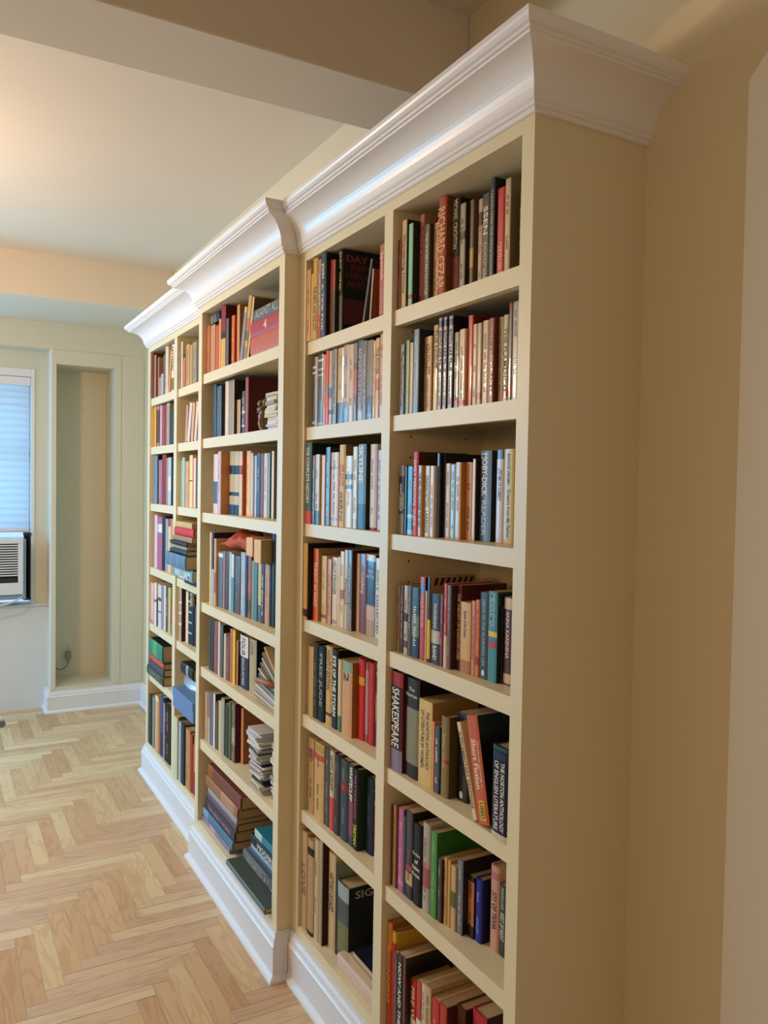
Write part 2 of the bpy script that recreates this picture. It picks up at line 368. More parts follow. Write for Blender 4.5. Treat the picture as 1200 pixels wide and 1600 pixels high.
def bookcase(name, label, xo0, xo1, yf, opens, zsets, crown_path, base_path, lside=True, rside=True):
    t = thing(name, label, 'bookcase', ((xo0+xo1)/2, yf, 0))
    def part(nm, boxes, bevel=.0012, m=case_paint):
        b = MB()
        for a_, c_ in boxes: b.box(a_, c_)
        return rel(b, t).build(nm, m, t, bevel=bevel)
    top = 2.1835; fr = .018; yb = YB-.0003
    xs = [xo0]+[v for o_ in opens for v in o_]+[xo1]
    for i in range(0, len(xs), 2):
        part('stile', [((xs[i], yf, .143), (xs[i+1], yf+fr, top))], .0003)
    for i, (a_, c_) in enumerate(opens):
        part('top_rail', [((a_, yf, 2.157), (c_, yf+fr, top))], .0004)
        part('bottom_rail', [((a_, yf, .143), (c_, yf+fr, .160))], .0004)
        part('top_panel', [((a_-.004, yf+fr, 2.157), (c_+.004, yb, 2.175))], 0)
        part('back_panel', [((a_-.004, yb-.006, .15), (c_+.004, yb, 2.157))], 0)
        sp0 = (a_-.018, a_) ; sp1 = (c_, c_+.018)
        part('side_panel', [((sp0[0], yf+fr, .15), (sp0[1], yb-.006, 2.157))], 0)
        part('side_panel', [((sp1[0], yf+fr, .15), (sp1[1], yb-.006, 2.157))], 0)
        Z = zsets[i]
        for k in range(1, 8):
            th = .037 if k < 7 else .022
            part('shelf', [((a_+.0008, yf+REC, Z[k]-th), (c_-.0008, yf+REC+.019, Z[k])), ((a_+.0008, yf+REC+.019, Z[k]-.020), (c_-.0008, yb-.007, Z[k]))] if k < 7 else
                 [((a_+.0008, yf+.001, Z[k]-th), (c_-.0008, yb-.007, Z[k]))], 0)
        b = MB()
        for yy in (yf+.06, yb-.06):
            z = .25
            while z < 2.12:
                if min(abs(z-Z[k]+.01) for k in Z) > .03:
                    rows = [(a_+.0004, yy+.0026*math.cos(q*math.pi/4), z+.0026*math.sin(q*math.pi/4)) for q in range(8)]
                    b.poly(rows)
                z += .0508
        hp = rel(b, t).build('pin_holes', dark_hole, t); hp['kind'] = 'stuff'; PH.append(hp)
    if lside: part('end_panel', [((xo0, yf+fr, .0), (xo0+.010, yb, top))], 0)
    if rside: part('end_panel', [((xo1-.010, yf+fr, .0), (xo1, yb, top))], 0)
    part('plinth', [((xo0+.001, yf+.001, 0), (xo1-.001, yf+.03, .143))], 0)
    part('cornice_backing', [((xo0+.001, yf+.001, top-.003), (xo1-.001, yb, 2.296))], 0, crown_paint)
    for pth, prof, nm, m in ((crown_path, CROWN, 'crown_moulding', crown_paint), (base_path, BASE, 'base_moulding', base_paint)):
        lx, ly, lz = t.location
        p2 = [(x-lx, y-ly, mx, my) for x, y, mx, my in pth]
        o = sweep(p2, prof, nm, m, t)
    return t
XA0, XA1, XB0, XC0 = -1.0, .079, -1.885, -2.9557
bookcase('bookcase', 'tall cream bookcase nearest the camera, two columns wide, white crown on top', XA0+.0006, XA1, 0, [(-.954, -.4806), (-.4397, .0431)], [ZA, ZA],
    [(XA0+.0008, 0, 1, -1), (XA1, 0, 1, -1), (XA1, YB, 1, 0)], [(XA0+.0008, 0, 1, -1), (XA1, 0, 1, -1), (XA1, YB, 1, 0)], lside=False)
bookcase('bookcase', 'cream bookcase in the middle that stands forward, one wide column', XB0, XA0, -.0488, [(-1.843, -1.0416)], [ZB],
    [(XB0, -.0008, -1, -1), (XB0, -.0488, -1, -1), (XA0, -.0488, 1, -1), (XA0, -.0008, 1, -1)], [(XB0, -.0008, -1, -1), (XB0, -.0488, -1, -1), (XA0, -.0488, 1, -1), (XA0, -.0008, 1, -1)])
bookcase('bookcase', 'cream bookcase farthest from the camera, two narrow columns beside the niche wall', XC0, XB0-.0006, 0, [(-2.9147, -2.4430), (-2.3950, -1.925)], [ZCc, ZD],
    [(XC0, YB, -1, 0), (XC0, 0, -1, -1), (XB0-.0008, 0, -1, -1)], [(XC0, YB, -1, 0), (XC0, 0, -1, -1), (XB0-.0008, 0, -1, -1)], rside=False)

# ---------------------------------------------------------------- books
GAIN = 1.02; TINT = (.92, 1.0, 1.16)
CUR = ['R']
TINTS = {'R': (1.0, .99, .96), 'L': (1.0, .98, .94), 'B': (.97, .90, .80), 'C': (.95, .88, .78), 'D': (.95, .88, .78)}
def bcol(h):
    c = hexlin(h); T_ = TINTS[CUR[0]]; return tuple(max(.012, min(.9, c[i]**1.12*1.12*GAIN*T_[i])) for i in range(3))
def cover_mat(h, hard):
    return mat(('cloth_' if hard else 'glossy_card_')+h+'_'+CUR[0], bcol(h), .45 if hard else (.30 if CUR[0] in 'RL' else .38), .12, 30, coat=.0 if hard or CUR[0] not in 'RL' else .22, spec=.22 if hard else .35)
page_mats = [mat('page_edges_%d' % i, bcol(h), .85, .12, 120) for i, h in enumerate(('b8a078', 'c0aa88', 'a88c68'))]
def ink(h): return mat('ink_'+h+CUR[0], bcol(h), .5)
TEXTS = []   # (string, matrix-builder info)
def book_shape(w, h, d, hard, main, side, bands, vsplit, stripes=False):
    """cover mesh: spine at y=0, boards running back along +y"""
    mats = [main, side]+[m_ for _, _, m_ in bands]+([vsplit[1]] if vsplit else [])
    t = .0024 if hard else .0009
    t = min(t, w*.2); bul = min(.003, w*.12) if hard else min(.0007, w*.05)
    sp = []
    nseg = 6
    xs = [i/nseg for i in range(nseg+1)]
    if vsplit: xs = sorted(set(xs+[vsplit[0]]))
    for f in xs: sp.append((w*f, -bul*(1-abs(2*f-1)**3)+ (0.0007 if f in (0, 1) else 0)))
    outer = [(0, d)]+sp+[(w, d)]
    inner = [(t, d), (t, t+.0008), (w-t, t+.0008), (w-t, d)]
    zc = sorted(set([0.0, 1.0]+[v for a_, c_, _ in bands for v in (a_, c_)]))
    b = MB(); n = len(outer)
    for f in zc: b.v += [(x, y, h*f) for x, y in outer]
    for k in range(len(zc)-1):
        zm = (zc[k]+zc[k+1])/2; mi = 0
        for q, (a_, c_, _) in enumerate(bands):
            if a_ <= zm <= c_: mi = 2+q
        for i in range(n-1):
            m_ = mi if 0 < i < n-2 else (1 if i == n-2 else 0)
            if vsplit and 0 < i < n-2 and mi == 0 and (xs[i-1]+xs[i])/2 > vsplit[0]: m_ = 2+len(bands)
            b.f.append((k*n+i, k*n+i+1, (k+1)*n+i+1, (k+1)*n+i)); b.m.append(m_)
    # inner faces and rims
    n0 = len(b.v)
    for z in (0, h): b.v += [(x, y, z) for x, y in inner]
    for i in range(3): b.f.append((n0+i+1, n0+i, n0+4+i, n0+4+i+1)); b.m.append(0)
    for z, base_, nb in ((0, 0, n0), (h, (len(zc)-1)*n, n0+4)):
        L_ = [base_+n-1, nb+3, nb+2, nb+1, nb+0]+[base_+i for i in range(n-1)]
        # boards and spine rim as three pieces
        b.f.append((base_+0, base_+1, nb+1, nb+0)); b.m.append(0)
        b.f.append(tuple([base_+i for i in range(1, n-1)]+[nb+2, nb+1])); b.m.append(0)
        b.f.append((base_+n-2, base_+n-1, nb+3, nb+2)); b.m.append(1)
        if z == 0: b.f[-1] = b.f[-1][::-1]; b.f[-2] = b.f[-2][::-1]; b.f[-3] = b.f[-3][::-1]
    b.f.append((0, n0, n0+4, (len(zc)-1)*n)); b.m.append(0)
    b.f.append((n-1, (len(zc))*n-1, n0+7, n0+3)); b.m.append(1)
    return b, mats, t, bul
CNAMES = [('black','1c1a18'),('dark brown','3c2a20'),('brown','6a4630'),('tan','b89468'),('cream','d2ba90'),('ivory','dcccb4'),('white','e0dcd8'),('light grey','b4ac9c'),('grey','8a847a'),('dark grey','504c48'),
 ('slate blue','4e5a68'),('navy','28304c'),('blue','5a88b0'),('pale blue','a4bccc'),('teal','4c8c9a'),('dark green','2c4034'),('green','4c8e42'),('mint green','86c4a4'),('olive','6e6442'),('yellow','d8b450'),('mustard','c09a48'),
 ('orange','d07038'),('bright orange','e46c34'),('rust red','a8503c'),('red','c03434'),('dark red','7a2c2c'),('maroon','50242c'),('pink','cc7488'),('mauve','98687c'),('lilac','c4b4c8'),('salmon','cc9480'),('royal blue','343e98')]
def cname(h):
    a_ = [int(h[i:i+2], 16) for i in (0, 2, 4)]
    return min(CNAMES, key=lambda q: sum((a_[i//2]-int(q[1][i:i+2], 16))**2 for i in (0, 2, 4)))[0]
ORD = 'first second third fourth fifth sixth seventh eighth ninth tenth eleventh twelfth thirteenth fourteenth fifteenth sixteenth seventeenth eighteenth nineteenth twentieth'.split()
ROWN = {1:'top shelf',2:'second shelf',3:'third shelf',4:'fourth shelf',5:'fifth shelf',6:'sixth shelf',7:'bottom shelf'}
COLN = {'R':'nearest column','L':'second nearest column','B':'middle bookcase','D':'second farthest column','C':'farthest column'}
COLX = {'R':(0.,ZA),'L':(0.,ZA),'B':(-.0488,ZB),'D':(0.,ZCc),'C':(0.,ZCc)}
def request_text(parent, txt, col, origin, along, up, length, height, stretch=2.2, align='c'):
    TEXTS.append((parent, txt, col, Vector(origin), Vector(along), Vector(up), length, height, stretch, align))
def marks(parent, w, h, y, colhex, z0, z1, rnd):
    b = MB(); z = h*z1; hh = min(w*.38, .011)
    while z > h*z0+.01:
        wl = rnd.randint(3, 8)
        for k in range(wl):
            lw = hh*.42; up = rnd.choice((.8, 1, 1, .62))
            if z-lw < h*z0: break
            b.poly([(w*.5-hh*.5, y, z-lw*.75), (w*.5-hh*.5+hh*up, y, z-lw*.75), (w*.5-hh*.5+hh*up, y, z), (w*.5-hh*.5, y, z)][::-1])
            z -= lw*1.25
        z -= hh*.7
        if rnd.random() < .3: z -= h*.18
    if b.v: b.build('lettering', ink(colhex), parent, recalc=False)['kind'] = 'stuff'
BOOKS = '''
R1 0 -0.4385 0.0184 0.0134 0.1665 0.0 7a3a28|m=c05040
R1 1 -0.4195 0.0213 0.0139 0.2072 0.0 c8a878|t=Wandering Home|c=3a2a20|s=26301e
R1 2 -0.3975 0.0202 0.0184 0.1939 0.0 86c4a4|b=.1-.15:b05040|s=2a2824
R1 3 -0.3767 0.0209 0.0363 0.2121 0.0 9c5048|t=A TUCK & WATCHMAN|c=c89a90|s=9a7a5c
R1 4 -0.3552 0.0211 0.0370 0.1840 0.0 6b6450|t=THE UNCERTAIN DOCTOR|c=d8ceb8|s=3a362c
R1 5 -0.3335 0.0200 0.0480 0.1832 0.0 c8a27a|m=a07040
R1 6 -0.3130 0.0309 0.0484 0.2335 0.0 b4604a|t=RICHARD CEZAR|c=e0b070|s=7a4a2c|t2=A NOVEL|ts=1
R1 7 -0.2814 0.0265 0.0659 0.2261 0.0 4a443c|t=MICHAEL CRICHTON|c=e0d8c8|tz=.5-.98|b=0-.42:86524a|s=2c2822
R1 8 -0.2543 0.0205 0.0663 0.2074 0.0 a89c84|m=4a4436|b=.62-.7:5a5444|s=3a342c
R1 9 -0.2303 0.0158 0.0750 0.2104 0.0 7d6a50|b=.3-.5:c0a070|s=6a5640
R1 10 -0.1964 0.0148 0.0750 0.2024 0.0 c2a284|m=8a6048|b=.72-.86:4a3228
R1 11 -0.1811 0.0249 0.0746 0.2081 0.0 565048|t=SSEN|c=e8e0d0|tz=.55-.9|t2=DOCUMENTS|c2=c8bca8
R1 12 -0.1555 0.0166 0.0748 0.2335 0.0 4a4c50|t=TAKING OVER THE SPACE STATION|c=a8a8a4|s=26262a
R1 13 -0.1285 0.0237 0.0750 0.2037 0.0 c03830|t=MARVIN ON TIME|c=e8c0b0|tz=.05-.45
R1 14 -0.1030 0.0176 0.0750 0.2156 0.0 c8b090|m=6a4a34|s=8a7a5a
R1 15 -0.0539 0.0110 0.0750 0.1972 0.0 46322a|t=LEARNED MEN|c=d8d0c0
R2 0 -0.4220 0.0222 0.0150 0.1670 0.0 6e6442|t=Their Darkness and Love|c=2a2418
R2 1 -0.3992 0.0179 0.0177 0.1737 0.0 74905e|m=b0b890
R2 2 -0.3807 0.0164 0.0177 0.1662 0.0 c09a6a
R2 3 -0.3638 0.0241 0.0177 0.1935 0.0 62849a|m=a8c0cc|s=1c2a3a
R2 4 -0.3391 0.0310 0.0320 0.1742 0.0 ccae7e|t=KEN FOLLETT|c=8a3020|tz=.5-.9|t2=WORLD NOVEL|c2=a06040|s=a8885c
R2 5 -0.3075 0.0192 0.0361 0.1965 0.0 c09c60|t=THE NIGHT|c=5a4424|tz=.5-.95|b=0-.45:d8c078
R2 6 -0.2877 0.0137 0.0368 0.2096 0.0 b4b0bc|t=BOTH ARE TRUE|c=20243c|tz=.42-.86|t2=A RACHEL NOVEL|c2=30344c|s=1c1c24|b=.9-.97:4c5878
R2 7 -0.2734 0.0146 0.0398 0.2096 0.0 b4b0bc|t=BOTH ARE TRUE|c=20243c|tz=.42-.86|t2=A RACHEL NOVEL|c2=30344c|s=1c1c24|b=.9-.97:4c5878
R2 8 -0.2581 0.0177 0.0435 0.2096 0.0 b4b0bc|t=BOTH ARE TRUE|c=20243c|tz=.42-.86|t2=A RACHEL NOVEL|c2=30344c|s=1c1c24|b=.9-.97:4c5878
R2 9 -0.2398 0.0195 0.0475 0.1708 0.0 8c8468|m=4c4838|b=.08-.16:b03020,.5-.62:d8d0b0
R2 10 -0.2198 0.0228 0.0474 0.1743 0.0 cdb084|m=9a6a40|b=.06-.12:c04030
R2 11 -0.1964 0.0186 0.0536 0.2010 0.0 bc4238|s=802820
R2 12 -0.1771 0.0147 0.0535 0.1794 0.0 c8b088|m=6a4a34
R2 13 -0.1618 0.0160 0.0535 0.1789 0.0 b49c7c|b=.1-.18:b83c30
R2 14 -0.1452 0.0211 0.0555 0.1813 0.0 c4a884|m=7a6a54
R2 15 -0.1235 0.0192 0.0555 0.1828 0.0 7a3028|t=KISMET JOURNEY|c=c8907c|s=5c1c1c
R2 16 -0.1037 0.0150 0.0664 0.1829 0.0 c8b490|m=8a7454
R2 17 -0.0881 0.0157 0.0663 0.1850 0.0 bcae94|t=THE FLAMENCO|c=4a443c|b=.1-.18:a83828
R2 18 -0.0718 0.0123 0.0669 0.2075 0.0 706858|b=.94-1:b83c34,.1-.2:a83828
R2 19 -0.0590 0.0201 0.0671 0.2065 0.0 b4ac9c|m=6a645a
R3 0 -0.4296 0.0251 0.0220 0.1654 0.0 8c8474|b=.6-.84:2a241e,.3-.36:302a24|m=d8d0c0
R3 1 -0.4040 0.0110 0.0236 0.1624 0.0 241c18|m=8a8070
R3 2 -0.3923 0.0274 0.0240 0.1623 0.0 2c2624|b=0-.08:908a80,.25-.3:a8a098|m=9a9488
R3 3 -0.3644 0.0205 0.0244 0.1953 0.0 d4647a|t=DAILY PERSONAL GUIDE|c=f0d0d4|s=54361c|k=h
R3 4 -0.3432 0.0153 0.0244 0.1636 0.0 c09c70|t=THE GIRL WHO KICKED THE NEST|c=3a2c1c|k=p
R3 5 -0.3273 0.0245 0.0312 0.1626 0.0 d4ae64|t=DRAGON TATTOO|c=2a2018|tz=.42-.86|t2=LARSSON|c2=2a2018|s=cabca8
R3 6 -0.3022 0.0158 0.0315 0.1622 0.0 d8c4b0|m=a08070
R3 7 -0.2858 0.0092 0.0390 0.1904 0.0 46587c|m=c0c8d0|s=10141c
R3 8 -0.2760 0.0080 0.0483 0.1895 0.0 262420|m=a8a090|s=14120f
R3 9 -0.2674 0.0213 0.0490 0.1675 0.0 d0b090|m=a08058
R3 10 -0.2455 0.0171 0.0494 0.1650 0.0 a4bec8|m=6a8898
R3 11 -0.2278 0.0205 0.0497 0.1694 0.0 d0a878|m=9a7040|s=b07a40
R3 12 -0.2067 0.0246 0.0629 0.1694 0.0 d29a68|m=8a4c2c
R3 13 -0.1815 0.0098 0.0628 0.1764 0.0 dcc8a4|s=322c26
R3 14 -0.1711 0.0400 0.0749 0.1936 0.0 4e5c70|v=.52:86a6c8|t=MOBY-DICK|c=f0ece0|tz=.5-.97|s=163236|ts=.5|ty=-.06|t2=READER|c2=c0c8cc|k=h
R3 15 -0.1129 0.0237 0.0750 0.1942 0.0 d4c4c4|v=.5:c8b4a0|t=LIFETIME OF COMEDY|c=5c64a0|tz=.45-.8|b=.9-1:4c4c58
R3 16 -0.0877 0.0322 0.0750 0.1949 0.0 c8a870|t=BARACK OBAMA|c=6a5434|tz=.62-.95|t2=Dreams from My Father|c2=5a6030|v=.5:c8ac4e|ts=.3
R4 0 -0.4258 0.0160 0.0200 0.1623 0.0 8a6a40|m=5a3c20
R4 1 -0.4092 0.0145 0.0208 0.1626 0.0 54302a|m=c09080
R4 2 -0.3941 0.0175 0.0216 0.1636 0.0 c4b4a0|b=.1-.2:7a3c34,.48-.6:3a322c|m=4a4038
R4 3 -0.3761 0.0159 0.0220 0.1657 0.0 54504a|m=a8a498
R4 4 -0.3595 0.0324 0.0220 0.1643 0.0 3c5460|b=.3-.6:748474,0-.3:2a3454|m=d0ccc0
R4 5 -0.3266 0.0218 0.0243 0.1919 0.0 b84c4c|b=.8-.92:7080b4|t=COLD FUSION|c=e8b8b4|tz=.4-.78|s=18140f
R4 6 -0.3042 0.0078 0.0247 0.1612 0.0 d4a880
R4 7 -0.2958 0.0124 0.0250 0.1945 0.0 201c14|b=.04-.5:d8b838|s=a88c64|stripes=1
R4 8 -0.2828 0.0357 0.0276 0.1586 0.0 2c2c36|t=THUNDERHEAD|c=dcd4c8|tz=.5-.87|b=.3-.48:b8a894|t2=WIN BAND|c2=e8e4dc
R4 9 -0.2464 0.0124 0.0280 0.1594 0.0 7c3438|m=c88078
R4 10 -0.2335 0.0128 0.0291 0.1862 0.0 b84038|b=0-.38:d8c2a4|m=e0c8b0
R4 11 -0.2201 0.0153 0.0290 0.1840 0.0 6c524a|m=a88c80|s=4c1418
R4 12 -0.2042 0.0176 0.0436 0.1858 0.0 5c2c20|t=THE THEORY OF RANDOM LIVES|c=e0d0b8|m=1
R4 13 -0.1859 0.0380 0.0406 0.1519 0.0 d2aa70|t=Queen of the Desert|c=3a2818|tz=.5-.88|b=0-.18:b07844
R4 14 -0.1473 0.0132 0.0431 0.1587 0.0 cc8c7c|m=8a4438
R4 15 -0.1336 0.0135 0.0437 0.1625 0.0 d07a3c|m=8a3c20|b=.15-.25:b04028
R4 16 -0.1195 0.0297 0.0447 0.1809 0.0 3a434a|t=NEWS OF THE ALARMING LIFE|c=a8b0b0|tz=.15-.92|ts=.3|pen=1
R4 17 -0.0892 0.0293 0.0439 0.1864 0.0 4c8c9a|t=MIDDLEMIX|c=94bcc4|tz=.6-.97|b=.5-.56:d8c040,.44-.5:508090,.38-.44:b83c3c|s=1a3a34
R4 18 -0.0593 0.0065 0.0526 0.1585 0.0 201c18
R4 19 -0.0522 0.0254 0.0557 0.1791 0.0 5c2a3a|b=.86-.99:d8bca8,.02-.13:d0b09c|t=ANNA KARENINA|c=e0d4cc|tz=.3-.84|ts=.4
R5 0 -0.4385 0.0563 0.0157 0.2387 0.0 2c2a2e|b=.86-1:a03438,0-.22:8c8098|t=SHAKESPEARE|c=e4e0d8|tz=.24-.84|s=5c1820|k=h|v=.82:5c1820
R5 1 -0.3816 0.0594 0.0253 0.2347 0.0 34302e|b=.14-.7:8c8a74|t=The Norton|c=d0ccc4|tz=.8-.92|ts=.2|flat=1|s=181412|k=h
R5 2 -0.3216 0.0563 0.0242 0.1966 0.0 d2b270|t=THE NORTON ANTHOLOGY|c=4c3818|t2=OF LITERATURE BY WOMEN|c2=4c3818|tz=.2-.88|two=1|s=b08c54|k=p
R5 3 -0.2647 0.0087 0.0246 0.1566 0.0 dc9464
R5 4 -0.2554 0.0223 0.0249 0.1506 0.0 3a424a|m=c8ccd0|s=20242a
R5 5 -0.2325 0.0311 0.0282 0.1790 0.0 8c7a52|m=b0a078|s=5a4a28|b=.42-.47:a83c30|k=h
R5 6 -0.2008 0.0393 0.0491 0.1929 0.0 1e1c1a|pen=1|m=3c3a36|s=100f0e
R5 7 -0.0837 0.0146 0.0120 0.1981 -19.8 d8c4a4|t=SUPPLEMENTARY READINGS|c=8a5c40
R5 8 -0.0653 0.0383 0.0120 0.2162 -13.5 c0582c|t=Short Fiction|c=f0e4d4|tz=.3-.8|ts=.42|s=17140f|used=1|t2=The Norton Anthology of|two=2
R5 9 -0.0114 0.0520 0.0040 0.1832 0.0 16263c|t=THE NORTON ANTHOLOGY|t2=OF ENGLISH LITERATURE|c=e4e4e4|c2=e4e4e4|two=1|tz=.1-.84|b=0-.07:c8c0a8,.86-.93:20384c,.96-1:2c5c4c|k=h|s=1e5044
R6 0 -0.4385 0.0107 0.0210 0.1947 0.0 4c3018
R6 1 -0.4272 0.0120 0.0215 0.2008 0.0 cc9c74|m=9a6a44
R6 2 -0.4146 0.0084 0.0216 0.2039 0.0 6c2c24
R6 3 -0.4056 0.0248 0.0232 0.2019 0.0 b46a8c|m=d8a0b8|s=6c4070|b=.08-.14:c890a8
R6 4 -0.3802 0.0095 0.0237 0.1883 0.0 2c3458
R6 5 -0.3701 0.0313 0.0237 0.2083 0.0 2c2626|b=.32-.38:a83434,.16-.3:c0a878,0-.15:14202c|m=8a4c3c
R6 6 -0.3382 0.0373 0.0257 0.1914 0.0 181614|t=The_Story of Robert Frost|c=e8e4dc|tz=.33-.66|flat=4|k=h
R6 7 -0.3003 0.0299 0.0285 0.2052 0.0 b4aca4|b=.5-.56:c890a0,.28-.5:b4606c|m=7a7468|k=h
R6 8 -0.2698 0.0254 0.0297 0.1965 0.0 4c8e42|s=3c7a34|m=7cb070
R6 9 -0.2438 0.0178 0.0324 0.1436 0.0 3c3228|s=2c241c|m=9a9080
R6 10 -0.2255 0.0111 0.0377 0.1508 0.0 c8a474|m=8a6c48
R6 11 -0.2138 0.0115 0.0396 0.1497 0.0 c49c48
R6 12 -0.2017 0.0181 0.0404 0.1433 0.0 c4a47c|b=.35-.6:58603c
R6 13 -0.1830 0.0210 0.0442 0.1648 0.0 70767c|m=a8acb0|s=14120f
R6 14 -0.1613 0.0215 0.0582 0.1336 0.0 2e261e|b=.2-.92:c07c54|m=3c2c20
R6 15 -0.1392 0.0231 0.0631 0.1371 0.0 343e98|s=14164c|m=8088c8|k=h
R6 16 -0.1025 0.0291 0.0750 0.1803 0.0 cc9c88|t=JOY OF TRIVIA|c=241c18|tz=.25-.7|k=h|b=.84-.93:b87c80
R6 17 -0.0724 0.0225 0.0750 0.1502 0.0 1e3a34|t=WEST OF NIGHT|c=d8dcd4|tz=.22-.62|t2=MARKHAM|c2=b0b8b0
R7 0 -0.4385 0.0230 0.0174 0.2633 0.0 c88438|b=0-.75:b05030|t=BEGINNING|c=e0b048|s=9c6c2c
R7 1 -0.4149 0.0183 0.0184 0.2495 0.0 d0a440|b=0-.9:b8342c
R7 2 -0.3959 0.0153 0.0131 0.2091 0.0 484c48|s=24201c|m=8a8a80
R7 3 -0.3800 0.0219 0.0134 0.2155 0.0 26221f|t=NOW AND THEN|c=ecece4|s=181412
R7 4 -0.3575 0.0134 0.0144 0.2166 0.0 6c3430|s=181210
R7 5 -0.3435 0.0236 0.0281 0.1699 0.0 b4342e|t=FIRE WORK|c=f0e0d4|b=0-.45:d4d0c8
R7 6 -0.3193 0.0218 0.0290 0.1778 0.0 c04434|b=0-.5:e0d4c8
R7 7 -0.2969 0.0163 0.0299 0.1824 0.0 d4c8b0|m=8a8068
R7 8 -0.2800 0.0234 0.0287 0.1888 0.0 c0a880|m=6c5c40
R7 9 -0.2559 0.0306 0.0312 0.1748 0.0 c03430|s=a02c28|m=e09088
R7 10 -0.2247 0.0280 0.0324 0.1791 0.0 b8382a|b=.3-.7:cca43c|s=5c1412
R7 11 -0.1962 0.0323 0.0594 0.1831 0.0 5c3c2e|s=3c241c|k=h
R7 12 -0.1577 0.0507 0.0750 0.1926 0.0 b83a48|s=4c2c24|k=h
L1 0 -0.9528 0.0265 0.0016 0.2083 0.0 c8a272|m=a04c34
L1 1 -0.9257 0.0145 0.0040 0.1915 0.0 d2ac60
L1 2 -0.9107 0.0323 0.0043 0.2310 0.0 c8a04e|t=THE DEVIL AND THE CITY|c=3c2c18|tz=.1-.65
L1 3 -0.8778 0.0178 0.0050 0.2225 0.0 a48484|b=0-.3:b4503c|m=d8d0cc
L1 4 -0.8594 0.0323 0.0059 0.2335 0.0 4c5460|t=JOHN|c=e0dccc|tz=.7-.88|t2=A TIME FOR|c2=c8ccd0|s=1a2630|k=h
L1 5 -0.8265 0.0113 0.0187 0.2120 0.0 bc5438|m=d89070
L1 6 -0.8145 0.0181 0.0190 0.2080 0.0 5c5c44|b=0-.4:4c5440,.6-1:a84838|s=2a3226
L1 7 -0.7959 0.0213 0.0321 0.2335 0.0 2c2820|t=DAY ONE|c=c8b84c|tz=.5-.99|b=0-.46:6c625c|s=1a0c0c|k=h|cover=day
L1 8 -0.6526 0.0126 0.0300 0.1698 15.5 4a3c3c|s=241414
L1 9 -0.5918 0.0062 0.0200 0.1329 6.4 d8b8a8|s=8a5c3c
L1 10 -0.5406 0.0268 0.0200 0.1811 0.0 b45650|t=Spanish|c=f0d0c0|tz=.45-.97|m=1|t2=COMPLETE|c2=d8a090
L2 0 -0.9262 0.0232 0.0120 0.2020 0.0 3c2c22|b=.84-.87:d0c8bc,.76-.79:d0c8bc,.04-.08:b0a494
L2 1 -0.9024 0.0115 0.0123 0.2017 0.0 c8c0bc
L2 2 -0.8903 0.0358 0.0130 0.2057 0.0 3c2e24|b=.9-.93:c8c4b0,.78-.8:c8b8a8,.7-.72:c8b8a8,.02-.05:a89c8c
L2 3 -0.8540 0.0175 0.0130 0.2009 0.0 cc9464|m=8a5030
L2 4 -0.8358 0.0185 0.0130 0.2088 0.0 dc3c38|b=.42-.56:7c8490
L2 5 -0.8167 0.0201 0.0139 0.2062 0.0 c4a484|b=.36-.5:6c7074,.14-.2:3c3430
L2 6 -0.7960 0.0272 0.0142 0.2079 0.0 7c766a|m=3c3830
L2 7 -0.7682 0.0379 0.0169 0.2070 0.0 c4a462|b=0-.28:303c54|m=8a7040
L2 8 -0.7297 0.0310 0.0172 0.2094 0.0 baa284|b=0-.26:7090a8,.66-.95:a898a4|m=7a6090
L2 9 -0.6982 0.0257 0.0175 0.2075 0.0 d2b28a|m=8a5c44
L2 10 -0.6719 0.0224 0.0174 0.2075 0.0 6c4238|b=.75-1:7c7868,.35-.66:b05048
L2 11 -0.6489 0.0306 0.0183 0.2096 0.0 4a4652|t=ROMANCE DE MUERTE|c=b8b4c4|b=0-.15:a89c8c
L2 12 -0.6177 0.0203 0.0182 0.2059 0.0 646064|m=c8c4c0
L2 13 -0.5967 0.0314 0.0182 0.2028 0.0 7a624a|b=.08-.3:241c18,0-.05:6a5c40
L2 14 -0.5647 0.0128 0.0190 0.1982 0.0 e2c494|m=b85038
L2 15 -0.5513 0.0202 0.0189 0.2022 0.0 d2ac7c|t=THE POWER|c=2c2018|tz=.55-.88|b=.35-.5:b8684c
L2 16 -0.5305 0.0209 0.0197 0.2096 0.0 cc9c84|b=.8-.86:bc7c70|m=a8705c
L3 0 -0.9528 0.0434 0.0063 0.2381 0.0 4c665a|b=0-.16:c84428|t=THE COMPLETE HISTORY|c=d4dcd0|tz=.25-.95|s=243830|k=h
L3 1 -0.9088 0.0178 0.0085 0.2002 0.0 6c5c50|b=.86-.95:b04454|m=c8b8a0
L3 2 -0.8905 0.0288 0.0092 0.2025 0.0 cab28a|b=0-.2:383430|m=6c5c48
L3 3 -0.8610 0.0242 0.0152 0.1992 0.0 d2ae7c
L3 4 -0.8362 0.0282 0.0174 0.2218 0.0 5c6c84|m=c8ccd0|s=141414
L3 5 -0.8074 0.0496 0.0195 0.2061 0.0 d29c48|b=.78-.8:8a5c20,.08-.12:a86c28|m=8a5420
L3 6 -0.7572 0.0371 0.0221 0.2259 0.0 d4ba84|t=GRAND|c=c8502c|tz=.5-.76|t2=GERNI|c2=18181c|two=0|s=8a7448
L3 7 -0.7195 0.0412 0.0224 0.1946 0.0 d6ba84|b=.67-.75:4c3820,.54-.6:4c3820|m=b49460
L3 8 -0.6777 0.0265 0.0233 0.2180 0.0 cab694|m=7c6c4c|b=.02-.12:b89468
L3 9 -0.6506 0.0432 0.0258 0.2235 0.0 7eaad2|t=SKYLINE|c=e8f0f4|tz=.55-.98|b=0-.3:5488b4|s=14181c|k=h
L3 10 -0.6068 0.0378 0.0377 0.2224 0.0 d8d2d6|m=8c8494|b=0-.03:a83c2c|s=c8b490|k=h
